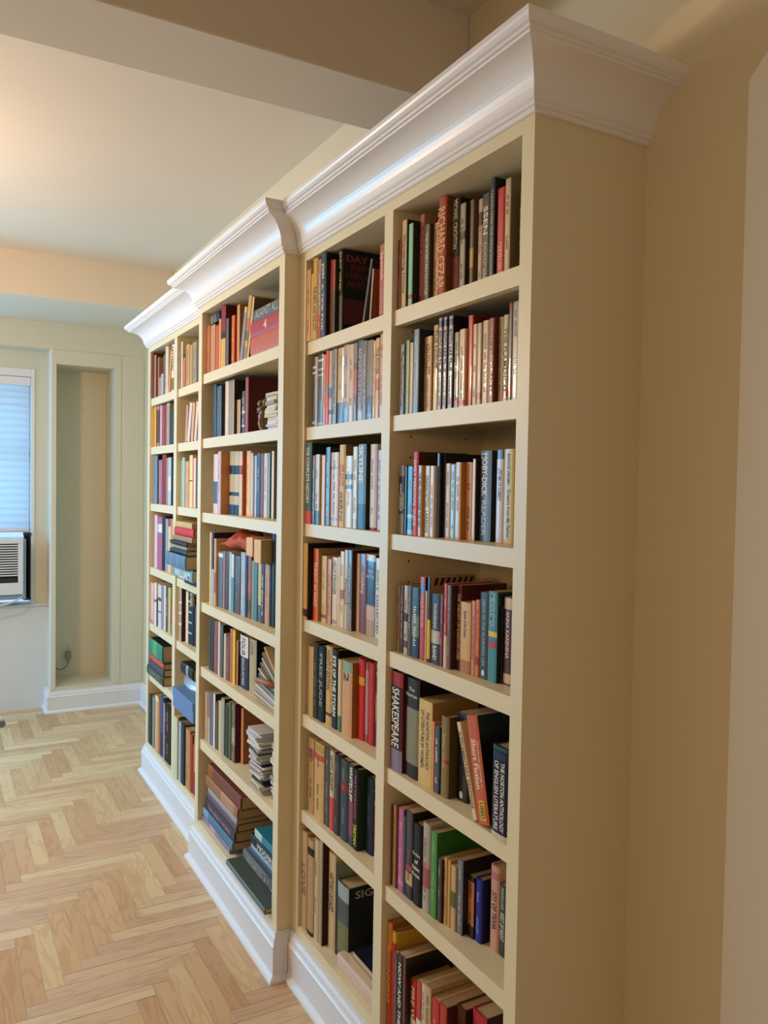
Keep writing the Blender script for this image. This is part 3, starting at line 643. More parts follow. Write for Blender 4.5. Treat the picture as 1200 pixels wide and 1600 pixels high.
L3 11 -0.5683 0.0215 0.0391 0.2063 0.0 b46c5c|m=8a3c30
L4 0 -0.9528 0.0270 0.0049 0.2258 0.0 cc9c54|b=.04-.14:3c281c|s=241410
L4 1 -0.9252 0.0343 0.0226 0.2118 0.0 e46c34|t=FUNNY IN FARSI|c=f0d8c0|tz=.2-.8|s=a88c64|k=p
L4 2 -0.8903 0.0352 0.0328 0.1931 0.0 d6bc84|b=.06-.12:8a7048|m=a8844c
L4 3 -0.8545 0.0246 0.0365 0.1862 0.0 d29c84|m=b0604c|s=7c302c
L4 4 -0.8293 0.0341 0.0392 0.1939 0.0 dac6a2|t=HELLO STRANGER|c=4c3c34|tz=.45-.95|b=.02-.08:b08878
L4 5 -0.7945 0.0161 0.0395 0.1968 0.0 d4c098
L4 6 -0.7778 0.0238 0.0395 0.2144 0.0 dac8aa|b=.38-.5:b06058|m=a08468
L4 7 -0.7534 0.0204 0.0404 0.2203 0.0 c4b494|t=Pedigreed|c=2c241c|tz=.3-.65
L4 8 -0.7325 0.0253 0.0404 0.2214 0.0 6c6670|b=0-.27:8c807c|m=b4b0bc|s=3c242c
L4 9 -0.7066 0.0178 0.0537 0.2136 0.0 dcbc94
L4 10 -0.6882 0.0387 0.0540 0.2151 0.0 7c2622|t=Cooking|c=e4b870|tz=.5-.77|ts=.7|k=p
L4 11 -0.6489 0.0487 0.0542 0.2165 0.0 20304c|b=.92-1:d2c4a0,0-.38:b0906c,.2-.36:c8a890|t=THE NATION|c=d0d4dc|tz=.7-.82|flat=3|t2=
L4 12 -0.5996 0.0293 0.0551 0.2104 0.0 d2ced2|t=FUNNY IS|c=64905c|tz=.6-.85|t2=COLLECTED|c2=3c4474|v=.7:a8b8d4
L5 0 -0.9478 0.0380 0.0200 0.2050 0.0 caae7a
L5 1 -0.9092 0.0301 0.0222 0.2232 0.0 3a3c30|m=6c7060|k=h
L5 2 -0.8785 0.0413 0.0232 0.2187 0.0 20252c|t=FREE JUDE|c=9ca0a0|tz=.2-.9|k=h
L5 3 -0.8366 0.0405 0.0277 0.2259 0.0 caaa70|t=NIGHTLY EDITION|c=5c4424|tz=.45-.95|b=.12-.16:5c4424
L5 4 -0.7955 0.0350 0.0290 0.2224 0.0 1a1a1a|t=EYE OF THE STORM|c=f4f4f4|tz=.16-.92|ts=.6|b=0-.08:24303c|k=h
L5 5 -0.7599 0.0220 0.0293 0.2006 0.0 d0c4a4|b=0-.22:5c8474|k=h
L5 6 -0.7373 0.0602 0.0308 0.2036 0.0 d0a078|t=2|c=2c281c|tz=.7-.88|ts=.5|b=.86-1:8ca88c|s=9c6a34|k=h
L5 7 -0.6765 0.0360 0.0492 0.2184 0.0 c8302e|b=.68-.78:d8a430|s=8c1c1c|k=h
L5 8 -0.6399 0.0187 0.0512 0.2150 0.0 98443c|b=.1-.9:b87c7c|k=p
L5 9 -0.6207 0.0312 0.0520 0.2177 0.0 b83436|k=h
L5 10 -0.5889 0.0158 0.0546 0.2205 0.0 8c6c54|b=.6-.95:3c2c24,.02-.4:34303c|m=c8a888
L6 0 -0.9323 0.0350 0.0200 0.2248 0.0 bc966a|b=.72-.86:a8645c|m=3c2c20
L6 1 -0.8967 0.0674 0.0222 0.2246 0.0 cca870|b=.78-.86:b85c48,.88-.98:b89458|m=4c3c28|k=h
L6 2 -0.8287 0.0324 0.0238 0.2243 0.0 34332f|m=8a8880
L6 3 -0.7957 0.0278 0.0253 0.2255 0.0 ccc4a2|b=0-.42:cc5a54|t=WITH ADRIFT|c=2c2424|tz=.5-.95
L6 4 -0.7672 0.0370 0.0256 0.2257 0.0 3c3a3c|m=74707c|b=.64-.9:4c4650
L6 5 -0.7296 0.0477 0.0265 0.2234 0.0 444c54|b=.6-.72:8c2c34,.8-.9:3c5444|m=7c848c|k=h
L6 6 -0.6814 0.0289 0.0273 0.2221 0.0 181418|t=WHITECLIFF|c=f0ecec|tz=.55-.97|b=.12-.54:7c1c40|k=p
L6 7 -0.6519 0.0271 0.0288 0.2181 0.0 2a1420|t=TRISTAN|c=c4e050|tz=.06-.32|t2=PATTERSON|c2=b0607c|s=143c20|k=h|b=.02-.3:1c241c
L6 8 -0.6242 0.0433 0.0510 0.2031 0.0 28323e|m=4c5664|s=12161c|k=h
L6 9 -0.5803 0.0158 0.0530 0.2064 0.0 e0d8cc|t=THE ABBEY|c=1c1c1c|tz=.7-.98|b=.05-.66:c4484c
L7 0 -0.9528 0.0347 0.0125 0.2933 0.0 c4a888|t=LOVE|c=8a7450|k=h
L7 1 -0.9175 0.0443 0.0143 0.2839 0.0 b89a74|b=.84-.92:2c1c14,0-.04:2c1c14|k=h
L7 2 -0.8726 0.0317 0.0175 0.2977 0.0 c8b494|m=8c7c60
L7 3 -0.8403 0.0183 0.0189 0.3083 0.0 b0a088|s=3c2418
L7 4 -0.8214 0.0459 0.0379 0.2791 0.0 ccb48c|t=HISTORY OF JAZZ|c=2c2418|tz=.4-.8|k=h
L7 5 -0.7749 0.0086 0.0384 0.2600 0.0 141414|s=8a9484
L7 6 -0.7657 0.0686 0.0406 0.2179 0.0 58625f|b=.1-.5:7c7c58,.8-1:9ca8a8|s=0e0e10|k=h|cover=sign
B1 0 -1.8418 0.0376 0.0183 0.1849 0.0 c46a46|m=e0a080
B1 1 -1.8036 0.0585 0.0211 0.1808 0.0 bc9a68|s=b4602c
B1 2 -1.7445 0.0379 0.0224 0.1713 0.0 c85c30
B1 3 -1.7060 0.0221 0.0237 0.1901 0.0 d8a868
B1 4 -1.6834 0.0533 0.0246 0.2322 0.0 8c2c30|b=0-.48:d8b06a,.48-.58:26201e|s=5c1218|k=h
B1 5 -1.6294 0.0288 0.0262 0.1790 0.0 5c6064|s=16181a
B1 6 -1.6001 0.0323 0.0369 0.1856 0.0 d87440|s=b04c1c|m=f0c090
B1 7 -1.5671 0.0294 0.0460 0.2187 0.0 d29c6c|s=b07c50
B1 8 -1.4599 0.0270 0.0200 0.1835 15.8 8c94a4|b=.9-1:d0b078
B1 9 -1.4220 0.0284 0.0200 0.2144 14.9 c8a468|b=.3-.45:5c6c24,.45-.65:c06c20,.02-.2:a07c50
B1 10 -1.3868 0.0185 0.0200 0.2048 15.8 c8aa78|s=6c6050
B2 0 -1.7875 0.0340 0.0300 0.2051 0.0 40464c|m=74787c
B2 1 -1.7529 0.0566 0.0321 0.1945 0.0 4c5868|s=14181c|m=8c98a8
B2 2 -1.6957 0.0408 0.0475 0.2077 0.0 dcd4cc|k=h
B2 3 -1.6543 0.0311 0.0487 0.2077 0.0 a0927a
B2 4 -1.6226 0.0240 0.0493 0.2077 0.0 ac9c80|s=3c3424
B2 5 -1.5980 0.0404 0.0593 0.1323 0.0 bc9c70|s=241c2c
B2 6 -1.5571 0.0321 0.0641 0.1603 0.0 4c342c|m=e0d8cc|b=.5-.56:d0ccc8,.2-.24:d0ccc8
B2 7 -1.5244 0.0284 0.0672 0.2077 0.0 a4646c|s=5c0a12|k=h|deep=1
B3 0 -1.7433 0.0501 0.0200 0.2239 0.0 dccac8|b=.17-.54:48505c
B3 1 -1.6926 0.0326 0.0220 0.2327 0.0 d0c0d4|s=d09a6c|m=a08cb0
B3 2 -1.6594 0.0488 0.0550 0.2329 0.0 c4bca8|b=.64-.78:2a3858,.3-.36:2a3858,0-.16:30589c
B3 3 -1.6101 0.0569 0.0556 0.2315 0.0 c8c0a8|b=.64-.78:20243c,.3-.36:2a3858,0-.16:20304c
B3 4 -1.5526 0.0313 0.0572 0.2306 0.0 e0ccc0|b=.64-.78:a85058|s=b0643c
B3 5 -1.5206 0.0444 0.0721 0.2312 0.0 ecc8a0|m=b49070
B3 6 -1.4756 0.0198 0.0726 0.2231 0.0 d8ccc4
B3 7 -1.4552 0.0147 0.0731 0.2108 0.0 747478
B3 8 -1.4399 0.0174 0.0739 0.2138 0.0 c4ccd8
B3 9 -1.4219 0.0305 0.0744 0.2207 0.0 2c3c64|m=a8b0c8|s=14181c
B3 10 -1.3874 0.0280 0.0750 0.2191 0.0 7c2a24|s=5c1818
B3 11 -1.3539 0.0310 0.0750 0.2189 0.0 dcc8b4|m=b08c78
B3 12 -1.3211 0.0251 0.0750 0.2189 0.0 7c949c|s=1c3034
B3 13 -1.2819 0.0210 0.0750 0.2243 0.0 e4d0b0|s=847868
B3 14 -1.2198 0.0093 0.0750 0.2427 0.0 a4bccc
B4 0 -1.7785 0.0222 0.0200 0.2764 0.0 dccca8
B4 1 -1.7556 0.0256 0.0209 0.2759 0.0 38345c|b=0-.5:b4c4d4
B4 2 -1.7294 0.0216 0.0223 0.2555 0.0 d4b898|b=.2-.5:b07c74
B4 3 -1.7073 0.0537 0.0303 0.2096 0.0 6c6c7c|b=.9-.97:e0e4e8
B4 4 -1.6530 0.0137 0.0330 0.2138 0.0 b4a8a8
B4 5 -1.6387 0.0449 0.0336 0.2149 0.0 542222|m=7c3c38
B4 6 -1.5932 0.0219 0.0356 0.2149 0.0 bcd0dc
B4 7 -1.5707 0.0281 0.0361 0.2097 0.0 5c98bc|b=.6-1:d0dce0
B4 8 -1.5420 0.0588 0.0387 0.2068 0.0 5c4434|b=.5-1:5c5c6c|m=8a7c64
B4 9 -1.4826 0.0447 0.0414 0.2236 0.0 a4b4cc|m=e0e8f0
B4 10 -1.4373 0.0199 0.0419 0.2238 0.0 241418
B4 11 -1.4168 0.0351 0.0438 0.2154 0.0 8c4c34|b=.4-.6:b45044,.1-.3:3c4c24
B4 12 -1.3811 0.0230 0.0456 0.2018 0.0 8c9c84
B4 13 -1.3575 0.0282 0.0461 0.2006 0.0 5484a0
B4 14 -1.3287 0.0295 0.0493 0.2047 0.0 c8c08c|b=0-.28:5c6c84
B4 15 -1.2986 0.0262 0.0501 0.1993 0.0 2c2424|m=e4e4e4
B4 16 -1.2718 0.0389 0.0519 0.2018 0.0 c4987c|m=8c5c54
B4 17 -1.2323 0.0139 0.0530 0.1990 0.0 141214
B4 18 -1.2179 0.0341 0.0554 0.3070 0.0 26241c|b=.02-.9:22221c
B4 19 -1.1832 0.0151 0.0565 0.2020 0.0 8c8480
B5 0 -1.7827 0.0224 0.0200 0.1985 0.0 4c4c3c
B5 1 -1.7597 0.0343 0.0206 0.2001 0.0 1c0c0c
B5 2 -1.7248 0.0454 0.0219 0.1980 0.0 8c545c|m=b87c84
B5 3 -1.6788 0.0234 0.0232 0.2013 0.0 dccccc
B5 4 -1.6548 0.0345 0.0237 0.1960 0.0 5c5c5c|s=1c2420
B5 5 -1.6197 0.0270 0.0265 0.1658 0.0 c4c0a8
B5 6 -1.5921 0.0375 0.0277 0.1632 0.0 7c3c4c|m=b08c8c
B5 7 -1.5539 0.0195 0.0290 0.1941 0.0 c87c4c
B5 8 -1.5338 0.0298 0.0309 0.1938 0.0 e0c050|s=a8942c
B5 9 -1.5034 0.0188 0.0357 0.1605 0.0 b0844c|s=5c2420
B5 10 -1.4840 0.0827 0.0433 0.1856 0.0 30344c|b=.6-1:e0e0e4|t=FOUR|c=1c1c24|tz=.62-.95|t2=ENCOUNTERS|c2=c8ccd4|s=342c3c|k=h
B5 11 -1.4007 0.0690 0.0473 0.1860 0.0 b4a890|t=LOOK|c=5c5040|tz=.7-.95|k=h|s=8c8068
B5 12 -1.3310 0.0056 0.0484 0.2125 0.0 0c0f10|s=0c0f10|k=h|deep=1|cover=school
B6 0 -1.8241 0.0256 0.0200 0.1925 0.0 c8a880|b=.3-.4:c8b0a0
B6 1 -1.7979 0.0352 0.0213 0.1984 0.0 9c7c7c|b=0-.5:b8acac
B6 2 -1.7621 0.0296 0.0227 0.2039 0.0 6c7484
B6 3 -1.7319 0.0242 0.0240 0.2060 0.0 dcdce0|s=241c18
B6 4 -1.7071 0.0286 0.0261 0.1803 0.0 4c3c3c|b=.02-.95:5c504c
B6 5 -1.6779 0.0304 0.0281 0.1908 0.0 ccc4a0
B6 6 -1.6469 0.0344 0.0294 0.2090 0.0 acb0ac|s=2c3830|k=h
B6 7 -1.6119 0.0381 0.0314 0.1957 0.0 1c3028
B6 8 -1.5732 0.0242 0.0327 0.2121 0.0 4c6c34
B6 9 -1.5485 0.0344 0.0368 0.2141 0.0 8a7c78|b=.3-.6:b8a8a0|m=542c24|s=54241c|k=h
B6 10 -1.5134 0.0229 0.0604 0.1989 0.0 d89c74|s=9c6444|k=h
C1 0 -2.9135 0.0414 0.0064 0.2273 0.0 6c2c20|s=4c1c14
C1 1 -2.8715 0.0443 0.0088 0.2131 0.0 ac7c68|s=5c3424
C1 2 -2.8266 0.0253 0.0165 0.1970 0.0 ac8068
C1 3 -2.8007 0.0250 0.0181 0.0940 0.0 c0a084
C1 4 -2.7751 0.0421 0.0205 0.1087 0.0 bcb8c8|b=0-.99:bcb8c8
C1 5 -2.7324 0.0345 0.0212 0.1980 0.0 5c6c7c
C1 6 -2.6973 0.0540 0.0228 0.2310 0.0 dccab4|m=a89884
C1 7 -2.6257 0.0228 0.0200 0.2026 8.4 d0a078
C1 8 -2.5765 0.0449 0.0200 0.2215 1.9 e4dccc|t=LETTERED|c=2c2c24|tz=.45-.95|b=.05-.3:8c7c4c
D1 0 -2.3938 0.0417 0.0034 0.1730 0.0 8c7c64|m=5c503c
D1 1 -2.3515 0.0263 0.0056 0.2025 0.0 e0c8a4
D1 2 -2.3245 0.0403 0.0062 0.1424 0.0 b87c5c|b=.9-1:241c18
D1 3 -2.2836 0.0561 0.0091 0.1795 0.0 c09c74|m=7c5438
D1 4 -2.2270 0.0356 0.0105 0.1715 0.0 bca06c
D1 5 -2.1908 0.0587 0.0119 0.1758 0.0 a4987c|m=5c5444
D1 6 -2.1315 0.0339 0.0125 0.1783 0.0 5c504c|s=2c1c1c
C2 0 -2.9113 0.0448 0.0200 0.2040 0.0 dcb04c|s=b07c2c
C2 1 -2.8659 0.0547 0.0225 0.2040 0.0 5c3028|b=.9-1:c08870,0-.1:b08c64
C2 2 -2.8105 0.0428 0.0250 0.2040 0.0 cca8b8
C2 3 -2.7672 0.0245 0.0274 0.2023 0.0 a04048
C2 4 -2.7421 0.0414 0.0290 0.2026 0.0 981c2c|k=h
C2 5 -2.7001 0.0606 0.0297 0.2035 0.0 a89c8c|m=dcd4c4|b=.95-1:c4c4b0
C2 6 -2.6389 0.0588 0.0329 0.1715 0.0 1c1614|s=141010
D2 0 -2.3327 0.0313 0.0200 0.1653 7.2 c8a07c
D2 1 -2.2982 0.0409 0.0200 0.1725 14.3 dccccc|s=6c647c
D2 2 -2.2421 0.0376 0.0200 0.1686 11.3 d4a880
D2 3 -2.1876 0.0339 0.0200 0.1681 11.9 e4ccb8
D2 4 -2.1371 0.0179 0.0200 0.1604 12.2 7c88ac
C3 0 -2.9135 0.0772 0.0199 0.2440 0.0 7c90a4|m=5c7084
C3 1 -2.8357 0.0199 0.0211 0.2406 0.0 141828
C3 2 -2.8152 0.0663 0.0224 0.2187 0.0 b0708c|m=dcb8c8
C3 3 -2.7483 0.0792 0.0232 0.2433 0.0 8c1c2c|b=.06-.14:8c3444
C3 4 -2.6685 0.0203 0.0254 0.2251 0.0 b8988c
C3 5 -2.6477 0.0542 0.0271 0.2270 0.0 b4ccdc|b=.3-.6:dce0dc
C3 6 -2.5928 0.0231 0.0283 0.2281 0.0 1c2438
D3 0 -2.3922 0.0130 0.0200 0.2080 0.0 b8ccb0
D3 1 -2.3785 0.0417 0.0216 0.2207 0.0 a4ccd0|m=e0e8e4
D3 2 -2.3362 0.0563 0.0240 0.2027 0.0 d4a87c|m=a87c50
D3 3 -2.2792 0.0486 0.0281 0.2293 0.0 ecd4a4|b=.5-.52:4c3c30
D3 4 -2.2300 0.0327 0.0322 0.2156 0.0 ecd0c8
D3 5 -2.1967 0.0408 0.0329 0.2025 0.0 54303c
C4 0 -2.8792 0.0526 0.0200 0.2665 0.0 dcc4dc
C4 1 -2.8260 0.0862 0.0227 0.2614 0.0 b46c8c|b=.7-.86:dcdce4
C4 2 -2.7393 0.0191 0.0244 0.2649 0.0 1c1c2c
C4 3 -2.7195 0.0302 0.0262 0.2643 0.0 242c4c
C4 4 -2.6887 0.0445 0.0279 0.2553 0.0 a4a8ac
C4 5 -2.6437 0.0435 0.0296 0.2572 0.0 dccab4|b=.86-1:a83424
C4 6 -2.5995 0.0321 0.0313 0.2591 0.0 c49c64
C5 0 -2.9135 0.0588 0.0109 0.2077 0.0 e0c0c4|b=0-.1:c890a4
C5 1 -2.8541 0.0455 0.0136 0.2142 0.0 ecdcdc|b=.55-.6:6c5048
C5 2 -2.8080 0.0232 0.0150 0.1370 0.0 1c2c34
C5 3 -2.7842 0.0618 0.0165 0.2120 0.0 d8d4d8|b=.62-.7:6c504c,.35-.38:5c484c
C5 4 -2.7218 0.0413 0.0179 0.2151 0.0 8c94ac
C5 5 -2.6799 0.0343 0.0193 0.2179 0.0 e4dcdc
C5 6 -2.6450 0.0429 0.0199 0.2219 0.0 5c4c48|m=ece0d0
C5 7 -2.6016 0.0420 0.0205 0.2173 0.0 c8c884
C5 8 -2.5590 0.0324 0.0219 0.1539 0.0 a8343c|b=0-.3:747c70
D5 0 -2.3938 0.0437 0.0169 0.2448 0.0 b8ac98|b=.3-.34:e4e0dc,.5-.54:e4e0dc,.7-.74:e4e0dc|s=3c241c|k=h|m=8c8474
D5 1 -2.3495 0.0369 0.0371 0.2300 0.0 ecdcc0
D5 2 -2.3120 0.0516 0.0384 0.2327 0.0 1c2c40|b=.2-.23:b8ccd8,.4-.43:b8ccd8,.6-.63:b8ccd8,.8-.83:b8ccd8|k=h
D5 3 -2.2598 0.0278 0.0396 0.2337 0.0 20304c
D5 4 -2.2314 0.0348 0.0416 0.1789 0.0 34302c|s=1c1818
C7 0 -2.9135 0.0338 0.0055 0.2488 0.0 4c5450
C7 1 -2.8791 0.0291 0.0073 0.2566 0.0 1c2420
C7 2 -2.8494 0.0491 0.0082 0.2562 0.0 8c948c|s=1c2424
C7 3 -2.7997 0.0637 0.0099 0.2750 0.0 d8b08c|b=.9-1:dcd4c8
C7 4 -2.7354 0.0351 0.0107 0.2709 0.0 b08058
C7 5 -2.6997 0.0572 0.0124 0.2911 0.0 3c5c8c|b=.02-.4:303c5c
C7 6 -2.6419 0.0224 0.0132 0.2696 0.0 b89cb8
C7 7 -2.6189 0.0369 0.0140 0.2751 0.0 14141c|m=b0b0a8
C7 8 -2.5814 0.0326 0.0148 0.2749 0.0 241c1c|m=d0ccc4
C7 9 -2.5482 0.0286 0.0164 0.2738 0.0 18181c|m=8c3c34
D7 0 -2.3938 0.0669 -0.0042 0.2771 0.0 d4d4b8
D7 1 -2.3263 0.0040 0.0040 0.2826 0.0 34643c
D7 2 -2.3217 0.0288 0.0040 0.2664 0.0 b0c8d8
D7 3 -2.2922 0.0288 0.0047 0.2698 0.0 34547c
D7 4 -2.2629 0.0252 0.0054 0.2689 0.0 3c2c20
D7 5 -2.2371 0.0675 0.0103 0.2603 0.0 c49870|m=7c4c34
D7 6 -2.1690 0.0329 0.0119 0.2513 0.0 a84c34
D7 7 -2.1356 0.0206 0.0134 0.2146 0.0 b83c34
D7 8 -2.1144 0.0204 0.0149 0.2537 0.0 c8b058|b=0-.4:1c1c24'''
for line in BOOKS.strip().split('\n'):
    p = line.split('|'); key, idx, XL, th, yr, h, tilt, hx = p[0].split()
    idx = int(idx); XL, th, yr, h, tilt = map(float, (XL, th, yr, h, tilt))
    o = dict(q.split('=', 1) for q in p[1:] if '=' in q)
    col, row = key[0], int(key[1]); yf, Z = COLX[col]; z0 = Z[row]
    rnd = random.Random(key+str(idx))
    hard = (o['k'] == 'h') if 'k' in o else (h > .225 and th > .018)
    maxd = YB-.012-(yf+yr)
    d = .25 if 'deep' in o else min(maxd, h*(.72 if hard else .64)*rnd.uniform(.96, 1.05), .21)
    d = min(d, maxd)
    side = o.get('s', hx)
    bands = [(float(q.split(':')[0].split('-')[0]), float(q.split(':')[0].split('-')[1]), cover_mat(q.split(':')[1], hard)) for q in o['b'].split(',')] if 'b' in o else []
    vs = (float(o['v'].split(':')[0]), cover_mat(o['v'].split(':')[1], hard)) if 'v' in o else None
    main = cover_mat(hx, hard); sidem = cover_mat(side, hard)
    nm = 'hardback_book' if hard else 'paperback_book'
    b, mats, t, bul = book_shape(th, h, d, hard, main, sidem, bands, vs)
    size = ('tall ' if h > .215 else 'short ' if h < .155 else '')+('slim ' if th < .014 else 'thick ' if th > .044 else '')
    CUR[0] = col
    lab = '%s%s %s, %s from left, %s of the %s' % (size, cname(hx), 'hardback' if hard else 'book', ORD[idx], ROWN[row], COLN[col])
    root = thing(nm, lab, 'book', (XL, yf+yr, z0+.0004), 'books on the %s, %s' % (ROWN[row], COLN[col]))
    b.build('cover', mats, root, recalc=False)
    g = .003 if hard else .0004
    pg = MB().box((t, t+.001, g), (th-t, d-g-.001, h-g)); pg.build('pages', page_mats[rnd.randrange(3)], root, recalc=False)
    if tilt:
        root.rotation_euler = (0, R(tilt), 0)
        if tilt > 0: root.location.z += th*math.sin(R(tilt))
    yt = -bul-.0004
    if 't' in o and o['t']:
        c = o.get('c', 'd8d0c0'); ts = float(o.get('ts', .62))
        za, zb = map(float, o.get('tz', '.12-.9').split('-'))
        cx = th*(vs[0] if vs and vs[0] > .5 and 'ts' in o else .5)
        if 'flat' in o:
            words = o['t'].split() if int(o['flat']) > 1 else o['t'].split()
            n = len(words); lh = h*(zb-za)/n
            for k, wd in enumerate(words):
                request_text(root, wd.replace('_', ' '), c, (th*.5, yt, h*zb-lh*(k+.5)), (1, 0, 0), (0, 0, 1), th*.86, lh*.62)
        elif o.get('two') == '1':
            for s_, tx, cc in ((.68, o['t'], c), (.32, o['t2'], o.get('c2', c))):
                request_text(root, tx, cc, (th*s_, yt, h*(za+zb)/2), (0, 0, -1), (1, 0, 0), h*(zb-za), th*.24)
        elif o.get('two') == '2':
            request_text(root, o['t2'], c, (th*.76, yt, h*(za+zb)/2), (0, 0, -1), (1, 0, 0), h*(zb-za), th*.16)
            request_text(root, o['t'], c, (th*.42, yt, h*(za+zb)/2), (0, 0, -1), (1, 0, 0), h*(zb-za)*.92, th*.40)
        else:
            request_text(root, o['t'], c, (cx, yt, h*(za+zb)/2), (0, 0, -1), (1, 0, 0), h*(zb-za), th*ts)
            if o.get('t2'):
                lo, hi = (.06, za-.05) if za > 1-zb else (zb+.04, .96)
                if hi-lo > .06: request_text(root, o['t2'], o.get('c2', c), (cx, yt, h*(lo+hi)/2), (0, 0, -1), (1, 0, 0), h*(hi-lo), th*.42)
    elif 'm' in o and th > .011:
        marks(root, th, h, yt, o['m'] if len(o['m']) == 6 else 'd0c8b8', .12, rnd.uniform(.72, .92), rnd)
    if 'pen' in o:
        MB().poly([(th*.5+th*.16*math.cos(q*math.pi/6), yt-.0002, h*.07+th*.22*math.sin(q*math.pi/6)) for q in range(12)]).build('publisher_mark', ink('e0e0dc'), root)
    if 'used' in o:
        MB().poly([(th*.3, yt-.0002, h*.04), (th*.8, yt-.0002, h*.04), (th*.8, yt-.0002, h*.22), (th*.3, yt-.0002, h*.22)]).build('sticker', ink('dcb830'), root)['label'] = 'yellow used sticker'
        request_text(root, 'USED', '201c10', (th*.55, yt-.0006, h*.13), (0, 0, -1), (1, 0, 0), h*.15, th*.34)
    if 'stripes' in o:
        bb = MB()
        for k in range(9):
            y_ = .008+k*.016
            if y_+.016 < d: bb.poly([(th+.0004, y_, h*.9), (th+.0004, y_+.008, h*.9), (th+.0004, y_+.014, h*.985), (th+.0004, y_+.006, h*.985)])
        bb.build('hazard_stripes', ink('1c1810'), root, recalc=False)
    if o.get('cover') == 'day':
        for k, (tx, cc) in enumerate((('DAY ONE', '9c4038'), ('BEFORE', '6c2420'), ('HIROSHIMA', '6c2420'), ('AND AFTER', '6c2420'))):
            request_text(root, tx, cc, (th+.0005, d*.5, h*(.90-k*.10)), (0, 1, 0), (0, 0, 1), d*.86, h*.08)
        MB().poly([(th+.0004, .004, h*.12), (th+.0004, d-.004, h*.12), (th+.0004, d-.004, h*.42), (th+.0004, .004, h*.42)]).build('cover_picture', ink('5c0c0c'), root, recalc=False)
    if o.get('cover') == 'school':
        request_text(root, 'SCHOOL', '504c44', (th+.0005, d*.35, h*.86), (0, 1, 0), (0, 0, 1), d*.55, h*.09)
    if o.get('cover') == 'sign':
        request_text(root, 'SIGN', 'a09c94', (th+.0005, d*.42, h*.90), (0, 1, 0), (0, 0, 1), d*.6, h*.10)

# lying books and stacks: name, label, group, x0, x1, yfront, z0, z1, depth, hex, hard, extras
def lying(label, group, x0, x1, y, z0, z1, depth, hx, hard=True, text=None, tc='e8e4dc', side=None, yaw=0, bands=None, fore=False, name=None, dots=False, ths=.5):
    L_, T_ = x1-x0, z1-z0; CUR[0] = 'L' if x0 > -1 else 'B' if x0 > -1.885 else 'D'
    b, mats, t, bul = book_shape(T_, L_, depth, hard, cover_mat(hx, hard), cover_mat(side or hx, hard), [(a_, c_, cover_mat(q, hard)) for a_, c_, q in (bands or [])], None)
    root = thing(name or ('hardback_book' if hard else 'paperback_book'), label, 'book', (x0, y, z0+.0003), group)
    # local spine frame: (x=thickness,y=depth,z=length) -> lie down: thickness -> z, length -> x
    def cv(v): return [(L_-zz if False else zz, yy, xx) for xx, yy, zz in v]
    b.v = cv(b.v)
    if fore:   # fore edge towards the room
        b.v = [(x_, depth-y_, z_) for x_, y_, z_ in b.v]
    b.build('cover', mats, root, recalc=True)
    g = .003 if hard else .0005
    p0, p1 = (t+.001, depth-g) if not fore else (g, depth-t-.001)
    MB().box((g, p0, t), (L_-g, p1, T_-t)).build('pages', page_mats[1 if fore else 0], root, recalc=False)
    if yaw: root.rotation_euler = (0, 0, R(yaw))
    if text and not fore:
        request_text(root, text, tc, (L_*.5, -bul-.0004, T_*.5), (1, 0, 0), (0, 0, 1), L_*.8, T_*ths)
    return root
G = 'books lying in a stack, %s of the %s'
g1 = G % ('top shelf', 'middle bookcase'); z = 1.9208
lying('rose hardback at the bottom of the three lying beside the stile, top shelf', g1, -1.326, -1.055, -.034, z, z+.062, .19, 'c4705c')
lying('crimson hardback lying between two others on the top shelf', g1, -1.328, -1.052, -.034, z+.0625, z+.113, .19, 'b04450', text='4', tc='e8c8c0', ths=.6)
lying('blue grey hardback with big letters, topmost of the lying stack on the top shelf', g1, -1.312, -1.06, -.032, z+.1135, z+.150, .18, '5c666c', text='AGAINST ALL', tc='a4aaa8', ths=.8, yaw=0)
g2 = G % ('bottom shelf', 'second nearest column'); z = .170
t_ = lying('cream box shaped book lying at the right end of the bottom shelf', g2, -.712, -.505, .018, z, z+.040, .15, 'd4c0b0', hard=True, fore=False)
lying('cream edged notebook lying on the cream box shaped book', g2, -.655, -.500, .024, z+.0405, z+.062, .14, 'c8b094', hard=False, fore=True, name='notebook')
lying('black covered notebook, topmost on the cream box shaped book', g2, -.640, -.500, .026, z+.0625, z+.080, .14, '1c1838', hard=False, fore=True, name='notebook')
g3 = G % ('bottom shelf, left pile', 'middle bookcase'); z = .170; y = -.024
lying('lilac and white picture book, lowest of the left pile on the bottom shelf', g3, -1.842+.002, -1.500, y-.006, z, z+.018, .2, '8c88ac', bands=[(.3,.5,'b8a8b4')])
lying('blue picture book with silver edge, second from below in the left pile', g3, -1.838, -1.475, y-.004, z+.0185, z+.052, .2, '5c84a8', bands=[(.0,.2,'8cacc4')])
lying('dark purple hardback with pale stripe in the left pile', g3, -1.818, -1.462, y, z+.0525, z+.094, .2, '4c3c50', text='THE GREAT WORKS', tc='a898a8', ths=.4)
lying('black hardback with mauve spine in the left pile, under the silver one', g3, -1.802, -1.450, y+.002, z+.0945, z+.122, .2, '6c5868')
lying('silver spined book in the left pile, below the copper one', g3, -1.795, -1.452, y+.002, z+.1225, z+.144, .19, 'a4acb4', hard=False)
lying('thick copper brown album with shiny rounded spine in the left pile', g3, -1.812, -1.436, y, z+.1445, z+.188, .2, 'a4745c', bands=[(.5,.9,'b89480')])
lying('thick reddish brown album, topmost of the left pile on the bottom shelf', g3, -1.792, -1.408, y+.002, z+.1885, z+.238, .2, '7c4c3c', bands=[(0,.15,'a46428')])
g4 = G % ('bottom shelf, right pile', 'middle bookcase')
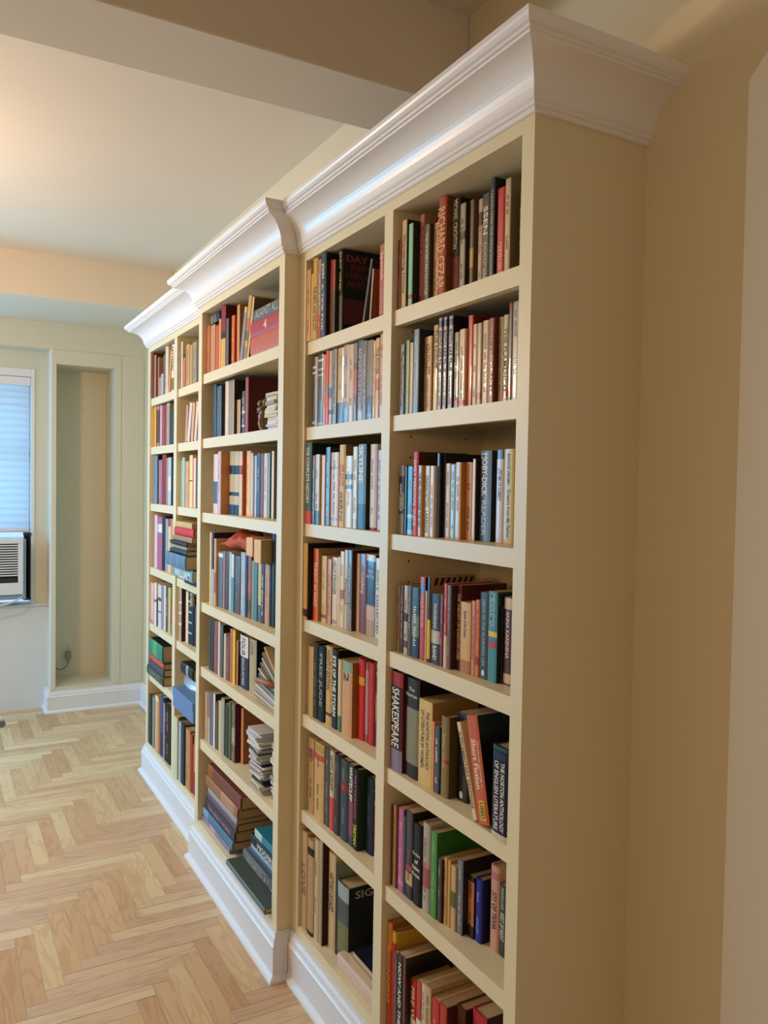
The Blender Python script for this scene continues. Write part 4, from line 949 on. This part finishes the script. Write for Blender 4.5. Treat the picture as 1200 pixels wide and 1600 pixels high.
lying('large flat grey green hardback pushed forward, lowest of the right pile', g4, -1.428, -1.056, -.066, z, z+.020, .22, '6c7c80', hard=True, side='54605c')
lying('mottled grey and white lettered hardback lying on the grey green one', g4, -1.405, -1.050, -.012, z+.0205, z+.058, .2, '74767c', text='WORLD ATLAS', tc='b4b4b8', ths=.6, bands=[(.6,1,'5c5c64')])
lying('blue striped picture book lying in the right pile', g4, -1.365, -1.05, -.006, z+.0585, z+.080, .19, '3c5474')
lying('thin white edged book lying in the right pile', g4, -1.350, -1.05, -.005, z+.0805, z+.096, .19, 'a8b8c4', hard=False)
lying('black hardback with bold white lettering in the right pile', g4, -1.348, -1.05, -.006, z+.0965, z+.132, .19, '18242c', text='MODERN', tc='dce8ec', ths=.6)
lying('teal and blue picture book, topmost of the right pile', g4, -1.318, -1.05, -.004, z+.1325, z+.160, .19, '2c88a4', hard=False, bands=[(0,.25,'b8d4dc')])
g5 = G % ('fourth shelf', 'second farthest column'); z = 1.0686
lying('dark slim hardback hidden below the pale blue box set', g5, -2.200, -1.940, -.010, z, z+.029, .2, '2c2420')
lying('pale blue lettered box set, lowest of the overhanging pile', g5, -2.230, -1.930, -.052, z+.0295, z+.0775, .22, '7ca4b8', text='WILLIAM', tc='dcecf4', ths=.8, side='141618')
lying('blue cloth box set lying second in the overhanging pile', g5, -2.262, -1.958, -.074, z+.078, z+.134, .22, '6484a8', side='141210', bands=[(.25,.27,'9cb4cc'),(.6,.62,'9cb4cc')])
lying('black magazine lying over the blue box set', g5, -2.262, -1.985, -.060, z+.1345, z+.150, .2, '24282c', hard=False)
lying('grey and white booklet lying above the black magazine', g5, -2.313, -2.044, -.045, z+.1505, z+.162, .2, '9c9c98', hard=False, name='booklet')
lying('black bound book lying under the tan one in the pile', g5, -2.353, -2.08, -.035, z+.1625, z+.178, .2, '2c241c')
lying('tan book lying just below the red one in the pile', g5, -2.367, -2.058, -.020, z+.1785, z+.200, .18, 'a88c68', hard=False)
lying('bright red hardback lying near the top of the pile', g5, -2.366, -2.059, -.012, z+.2005, z+.235, .17, 'c8343c')
lying('yellow cream paperback, topmost of the pile', g5, -2.375, -2.103, -.008, z+.2355, z+.260, .15, 'ccb478', hard=False)
g6 = G % ('sixth shelf', 'farthest column'); z = .5255
lying('dark grey lettered hardback, lowest of four in the farthest column', g6, -2.912, -2.585, -.004, z, z+.045, .17, '4c5050', text='COMPLETE', tc='90948c', ths=.5, side='1c1818')
lying('grey blue hardback, second from below in the farthest column pile', g6, -2.880, -2.585, -.002, z+.0455, z+.078, .17, '4c5468', side='181414')
lying('red hardback with pale spine under the teal one', g6, -2.855, -2.590, 0, z+.0785, z+.106, .165, 'c06058', side='5c2420')
lying('very thick teal hardback, topmost in the farthest column pile', g6, -2.895, -2.625, .002, z+.1065, z+.186, .165, '3c8c84', side='14242c', bands=[(.3,.6,'60ac74')])

# a fanned heap of magazines and one brown tube
mg = 'magazines slumped against the stile, fifth shelf'
hm = [('b8b4a8', 3, .004), ('c4c0c0', 4, .010), ('a8a4b4', 5, .010), ('c8c8d0', 7, .011), ('8cb0c4', 10, .007), ('1c6078', 13, .013), ('e0e0e4', 17, .005), ('343c44', 21, .012), ('d8d8d8', 25, .006), ('4c4c50', 30, .010), ('c4b494', 36, .008)]
zc_ = .7814; names_ = ['lowest beige', 'second lowest grey', 'third lowest lilac grey', 'pale grey', 'light blue edged', 'teal', 'bright white', 'charcoal', 'white', 'dark grey', 'uppermost cream']
xr = -1.055
ybase = .7814
for k, (hx, ang, tk) in enumerate(hm):
    L_ = .235-.006*k
    root = thing('magazine', '%s magazine in the slumped heap, fifth shelf of the middle bookcase' % names_[k], 'magazine', (xr-.004*k*0, -.026+.002*(k % 3), ybase+.001), mg)
    b = MB().box((-L_, 0, 0), (0, .2, tk*.82)); b.build('cover', cover_mat(hx, False), root, bevel=.0008)
    MB().box((-L_+.001, .0015, tk*.82+.0001), (-.001, .198, tk*.95)).build('pages', page_mats[1], root)
    root.rotation_euler = (0, R(ang*.92), 0)
    ybase += tk*1.0/math.cos(R(ang*.92))
    xr += 0
tb = thing('mailing_tube', 'brown tube poking out of the slumped magazines', 'tube', (-1.20, -.037, .868))
MB().tube([(-.018, -.004, -.003), (.02, .0, .0), (.13, .0, .008)], [.008, .0095, .0095], 12).build('tube_body', mat('brown_card', hexlin('9c6038'), .5), tb, smooth=True)

# bundles of papers and index cards
papers = [mat('paper_%d' % i, hexlin(h), .8) for i, h in enumerate(('e0d8d0', 'ccc4c0', 'd8cca8', 'c8c8dc', 'a49c90'))]
def bundle(label, x, y, z, n, w, d, tk, rnd_, lean=0, dark=()):
    root = thing('paper_bundle', label, 'papers', (x, y, z), 'bundles of papers')
    zz = 0
    for k in range(n):
        t_ = tk*rnd_.uniform(.6, 1.5); a_ = rnd_.uniform(-6, 6); ox_, oy_ = rnd_.uniform(-.006, .006)+lean*k, rnd_.uniform(-.006, .004)
        c_, s_ = math.cos(R(a_)), math.sin(R(a_)); ww = w*rnd_.uniform(.9, 1.05); dd = d*rnd_.uniform(.9, 1.05)
        P = [(ox_+(u*c_-v*s_), oy_+(u*s_+v*c_)) for u, v in ((0, 0), (ww, 0), (ww, dd), (0, dd))]
        b = MB(); b.v = [(px, py, zz) for px, py in P]+[(px, py, zz+t_) for px, py in P]
        b.f = [(0,3,2,1),(4,5,6,7),(0,1,5,4),(1,2,6,5),(2,3,7,6),(3,0,4,7)]; b.m = [0]*6
        b.build('envelope', ink('2c2824') if k in dark else papers[rnd_.randrange(5)], root, recalc=False)
        zz += t_+.0002
    return root
rp = random.Random(3)
bundle('tall untidy bundle of white letters and cards on the sixth shelf', -1.285, -.030, .4934, 30, .105, .13, .0058, rp, lean=-.0016, dark=(4, 5, 13, 20))
bundle('second bundle of white papers behind the untidy one, against the stile', -1.150, -.010, .4934, 26, .088, .13, .0066, rp, dark=(15,))
bundle('short stack of cream index cards beside the little figurine', -1.185, -.030, 1.6724, 13, .10, .11, .0085, rp, lean=-.001)

# bronze figurine of two small heads over one curved body
fg = thing('figurine', 'small bronze figurine of two round heads in front of the red album', 'figurine', (-1.245, -.022, 1.6723))
bz = mat('bronze', hexlin('7c6448'), .4, .15, 40, metal=.25)
MB().tube([(.012, 0, 0), (.012, 0, .012), (.004, 0, .03), (-.002, 0, .05), (.004, 0, .066), (.008, 0, .074)], [.02, .015, .016, .014, .012, .005], 14).build('body', bz, fg, smooth=True)
def ball(c_, r_):
    rows = []
    for i in range(1, 8):
        a_ = math.pi*i/8; rows.append([(c_[0]+r_*math.sin(a_)*math.cos(q*math.pi/6), c_[1]+r_*math.sin(a_)*math.sin(q*math.pi/6), c_[2]-r_*math.cos(a_)) for q in range(12)])
    return MB().grid(rows, closed=True, caps=True)
ball((-.012, 0, .090), .0125).build('head', bz, fg, smooth=True); ball((.016, .006, .094), .0115).build('head', bz, fg, smooth=True)
MB().tube([(-.018, 0, .054), (-.026, -.004, .063), (-.016, -.006, .072), (.004, -.008, .07), (.016, 0, .08)], [.004, .006, .007, .006, .005], 10).build('arm', bz, fg, smooth=True)
MB().tube([(.016, 0, .078), (.018, .003, .086)], .006, 10).build('neck', bz, fg, smooth=True)
MB().tube([(-.008, 0, .074), (-.011, 0, .082)], .006, 10).build('neck', bz, fg, smooth=True)
fg2 = thing('figurine', 'small pale ornament standing on dark books, fifth shelf of second farthest column', 'figurine', (-2.218, .03, .7828+.178))
pb = mat('pale_stone', hexlin('b0a498'), .5)
MB().tube([(0, 0, 0), (0, 0, .01), (0, 0, .03), (0, 0, .042)], [.014, .009, .010, .006], 12).build('body', pb, fg2, smooth=True)
ball((0, 0, .05), .012).build('head', pb, fg2, smooth=True)

# red cloth bundle and two blocks of pages above the fourth shelf of the middle bookcase
rc = thing('cloth_bundle', 'crumpled rust red cloth lying across the book tops, fourth shelf', 'cloth', (-1.52, -.012, 1.2605))
b = MB(); rows = []
for i in range(25):
    s = i/24; xx = -.16+.31*s; hgt = .018+.046*min(1, 3*s)*(1-.2*s*s)*(1+.10*math.sin(23*s)+.06*math.sin(41*s))
    row = []
    for j in range(16):
        a_ = 2*math.pi*j/16; k_ = 1+.13*math.sin(3.1*a_+9*s)+.09*math.sin(5*a_-17*s)
        row.append((xx, .045+.048*math.cos(a_)*k_, hgt*.5+max(-hgt*.5, hgt*.5*math.sin(a_)*k_)))
    rows.append(row)
b.grid(rows, closed=True, caps=True).build('fabric', mat('rust_cloth', hexlin('b84a22'), .7, .35, 60, bump=.8), rc, smooth=True)
g7 = G % ('fourth shelf', 'middle bookcase')
for (lab, x0, x1, z0, z1) in (('cream paperback lying fore edge out beside the red cloth', -1.366, -1.300, 1.256, 1.320), ('larger cream paperback lying fore edge out near the tall black book', -1.290, -1.223, 1.240, 1.318)):
    r_ = thing('paperback_book', lab, 'book', (x0, -.030, z0), g7)
    w_, t_ = x1-x0, z1-z0
    bb = MB().box((.0, .0005, .0), (.0011, .16, t_)).box((w_-.0011, .0005, 0), (w_, .16, t_)).box((0, .158, 0), (w_, .160, t_)); bb.build('cover', cover_mat('b09c70', False), r_, recalc=False)
    MB().box((.0012, 0, .0004), (w_-.0012, .157, t_-.0004)).build('pages', mat('page_block_pale', bcol('e0c4a4'), .85, .08, 90), r_, bevel=.003)

# dark patterned item lying above the orange books, top shelf, middle bookcase
r_ = lying('black and white patterned book lying on top of the orange ones', g1, -1.815, -1.705, -.020, 1.9208+.1925, 1.9208+.2255, .14, '34304c', hard=True, bands=[(0,.12,'98989c'),(.2,.26,'98989c'),(.36,.42,'98989c'),(.5,.56,'8c8c94')])

# blue storage box, silver bag and black book, sixth shelf of the second farthest column
bx = thing('storage_box', 'blue lidded box sticking out over the edge of the sixth shelf', 'box', (-2.089, -.045, .5258))
bm_ = mat('blue_box_card', hexlin('5c80b0'), .45)
MB().box((-.157, 0, 0), (.156, .16, .073)).build('box_body', bm_, bx, bevel=.002)
MB().box((-.159, -.003, .052), (.158, .163, .086)).build('lid', bm_, bx, bevel=.002)
sb = thing('silver_bag', 'crinkled silver bag lying on top of the blue box', 'bag', (-2.19, .048, .6122))
b = MB(); rows = []
for i in range(9):
    row = []
    for j in range(20):
        a_ = 2*math.pi*j/20; f = 1-.75*(i/8)**2
        row.append(((.145+.008*math.sin(5*a_+i*1.3))*math.cos(a_)*(1-.1*i/8)-.004*i, (.046*f+.004*math.sin(4*a_+i*2))*math.sin(a_), .0048*i+(.002*math.sin(7*a_+i) if i else 0)))
    rows.append(row)
b.grid(rows, closed=True, caps=True).build('foil', mat('silver_foil', hexlin('b8bcc4'), .3, .1, 20, metal=.6, bump=.4), sb, smooth=True)
r_ = lying('black glossy boxed book resting on the silver bag', G % ('sixth shelf', 'second farthest column'), -2.325, -2.135, .012, .6525, .700, .10, '14181c', hard=True, bands=[(.45,.62,'a8a8b4')])

# ---------------------------------------------------------------- lettering (all at once)
cache = {}; tmp = []
for T in TEXTS:
    if T[1] not in cache:
        cu = bpy.data.curves.new('lettering', 'FONT'); cu.body = T[1]; cu.size = 1; cu.resolution_u = 2; cu.offset = .018
        ob = bpy.data.objects.new('tmp', cu); C.objects.link(ob); cache[T[1]] = ob; tmp.append(ob)
bpy.context.view_layer.update(); dg = bpy.context.evaluated_depsgraph_get()
geo = {}
for txt, ob in cache.items():
    me = bpy.data.meshes.new_from_object(ob.evaluated_get(dg))
    vs = [tuple(v.co) for v in me.vertices]; fs = [tuple(p.vertices) for p in me.polygons]
    x0 = min(v[0] for v in vs); x1 = max(v[0] for v in vs); y0 = min(v[1] for v in vs); y1 = max(v[1] for v in vs)
    geo[txt] = (vs, fs, x0, x1, y0, y1); bpy.data.meshes.remove(me)
for ob in tmp: bpy.data.objects.remove(ob)
for parent, txt, colh, org, al, up, length, height, stretch, align in TEXTS:
    vs, fs, x0, x1, y0, y1 = geo[txt]
    sy = height/(y1-y0); sx = length/(x1-x0)
    if sx > sy*1.35: sx = sy*1.35
    if sy > sx*stretch: sy = sx*stretch
    cx, cy = (x0+x1)/2, (y0+y1)/2
    me = bpy.data.meshes.new('title')
    me.from_pydata([tuple(org+al*((x-cx)*sx)+up*((y-cy)*sy)) for x, y, z in vs], [], fs)
    me.materials.append(ink(colh)); o = bpy.data.objects.new('title', me); C.objects.link(o); o.parent = parent
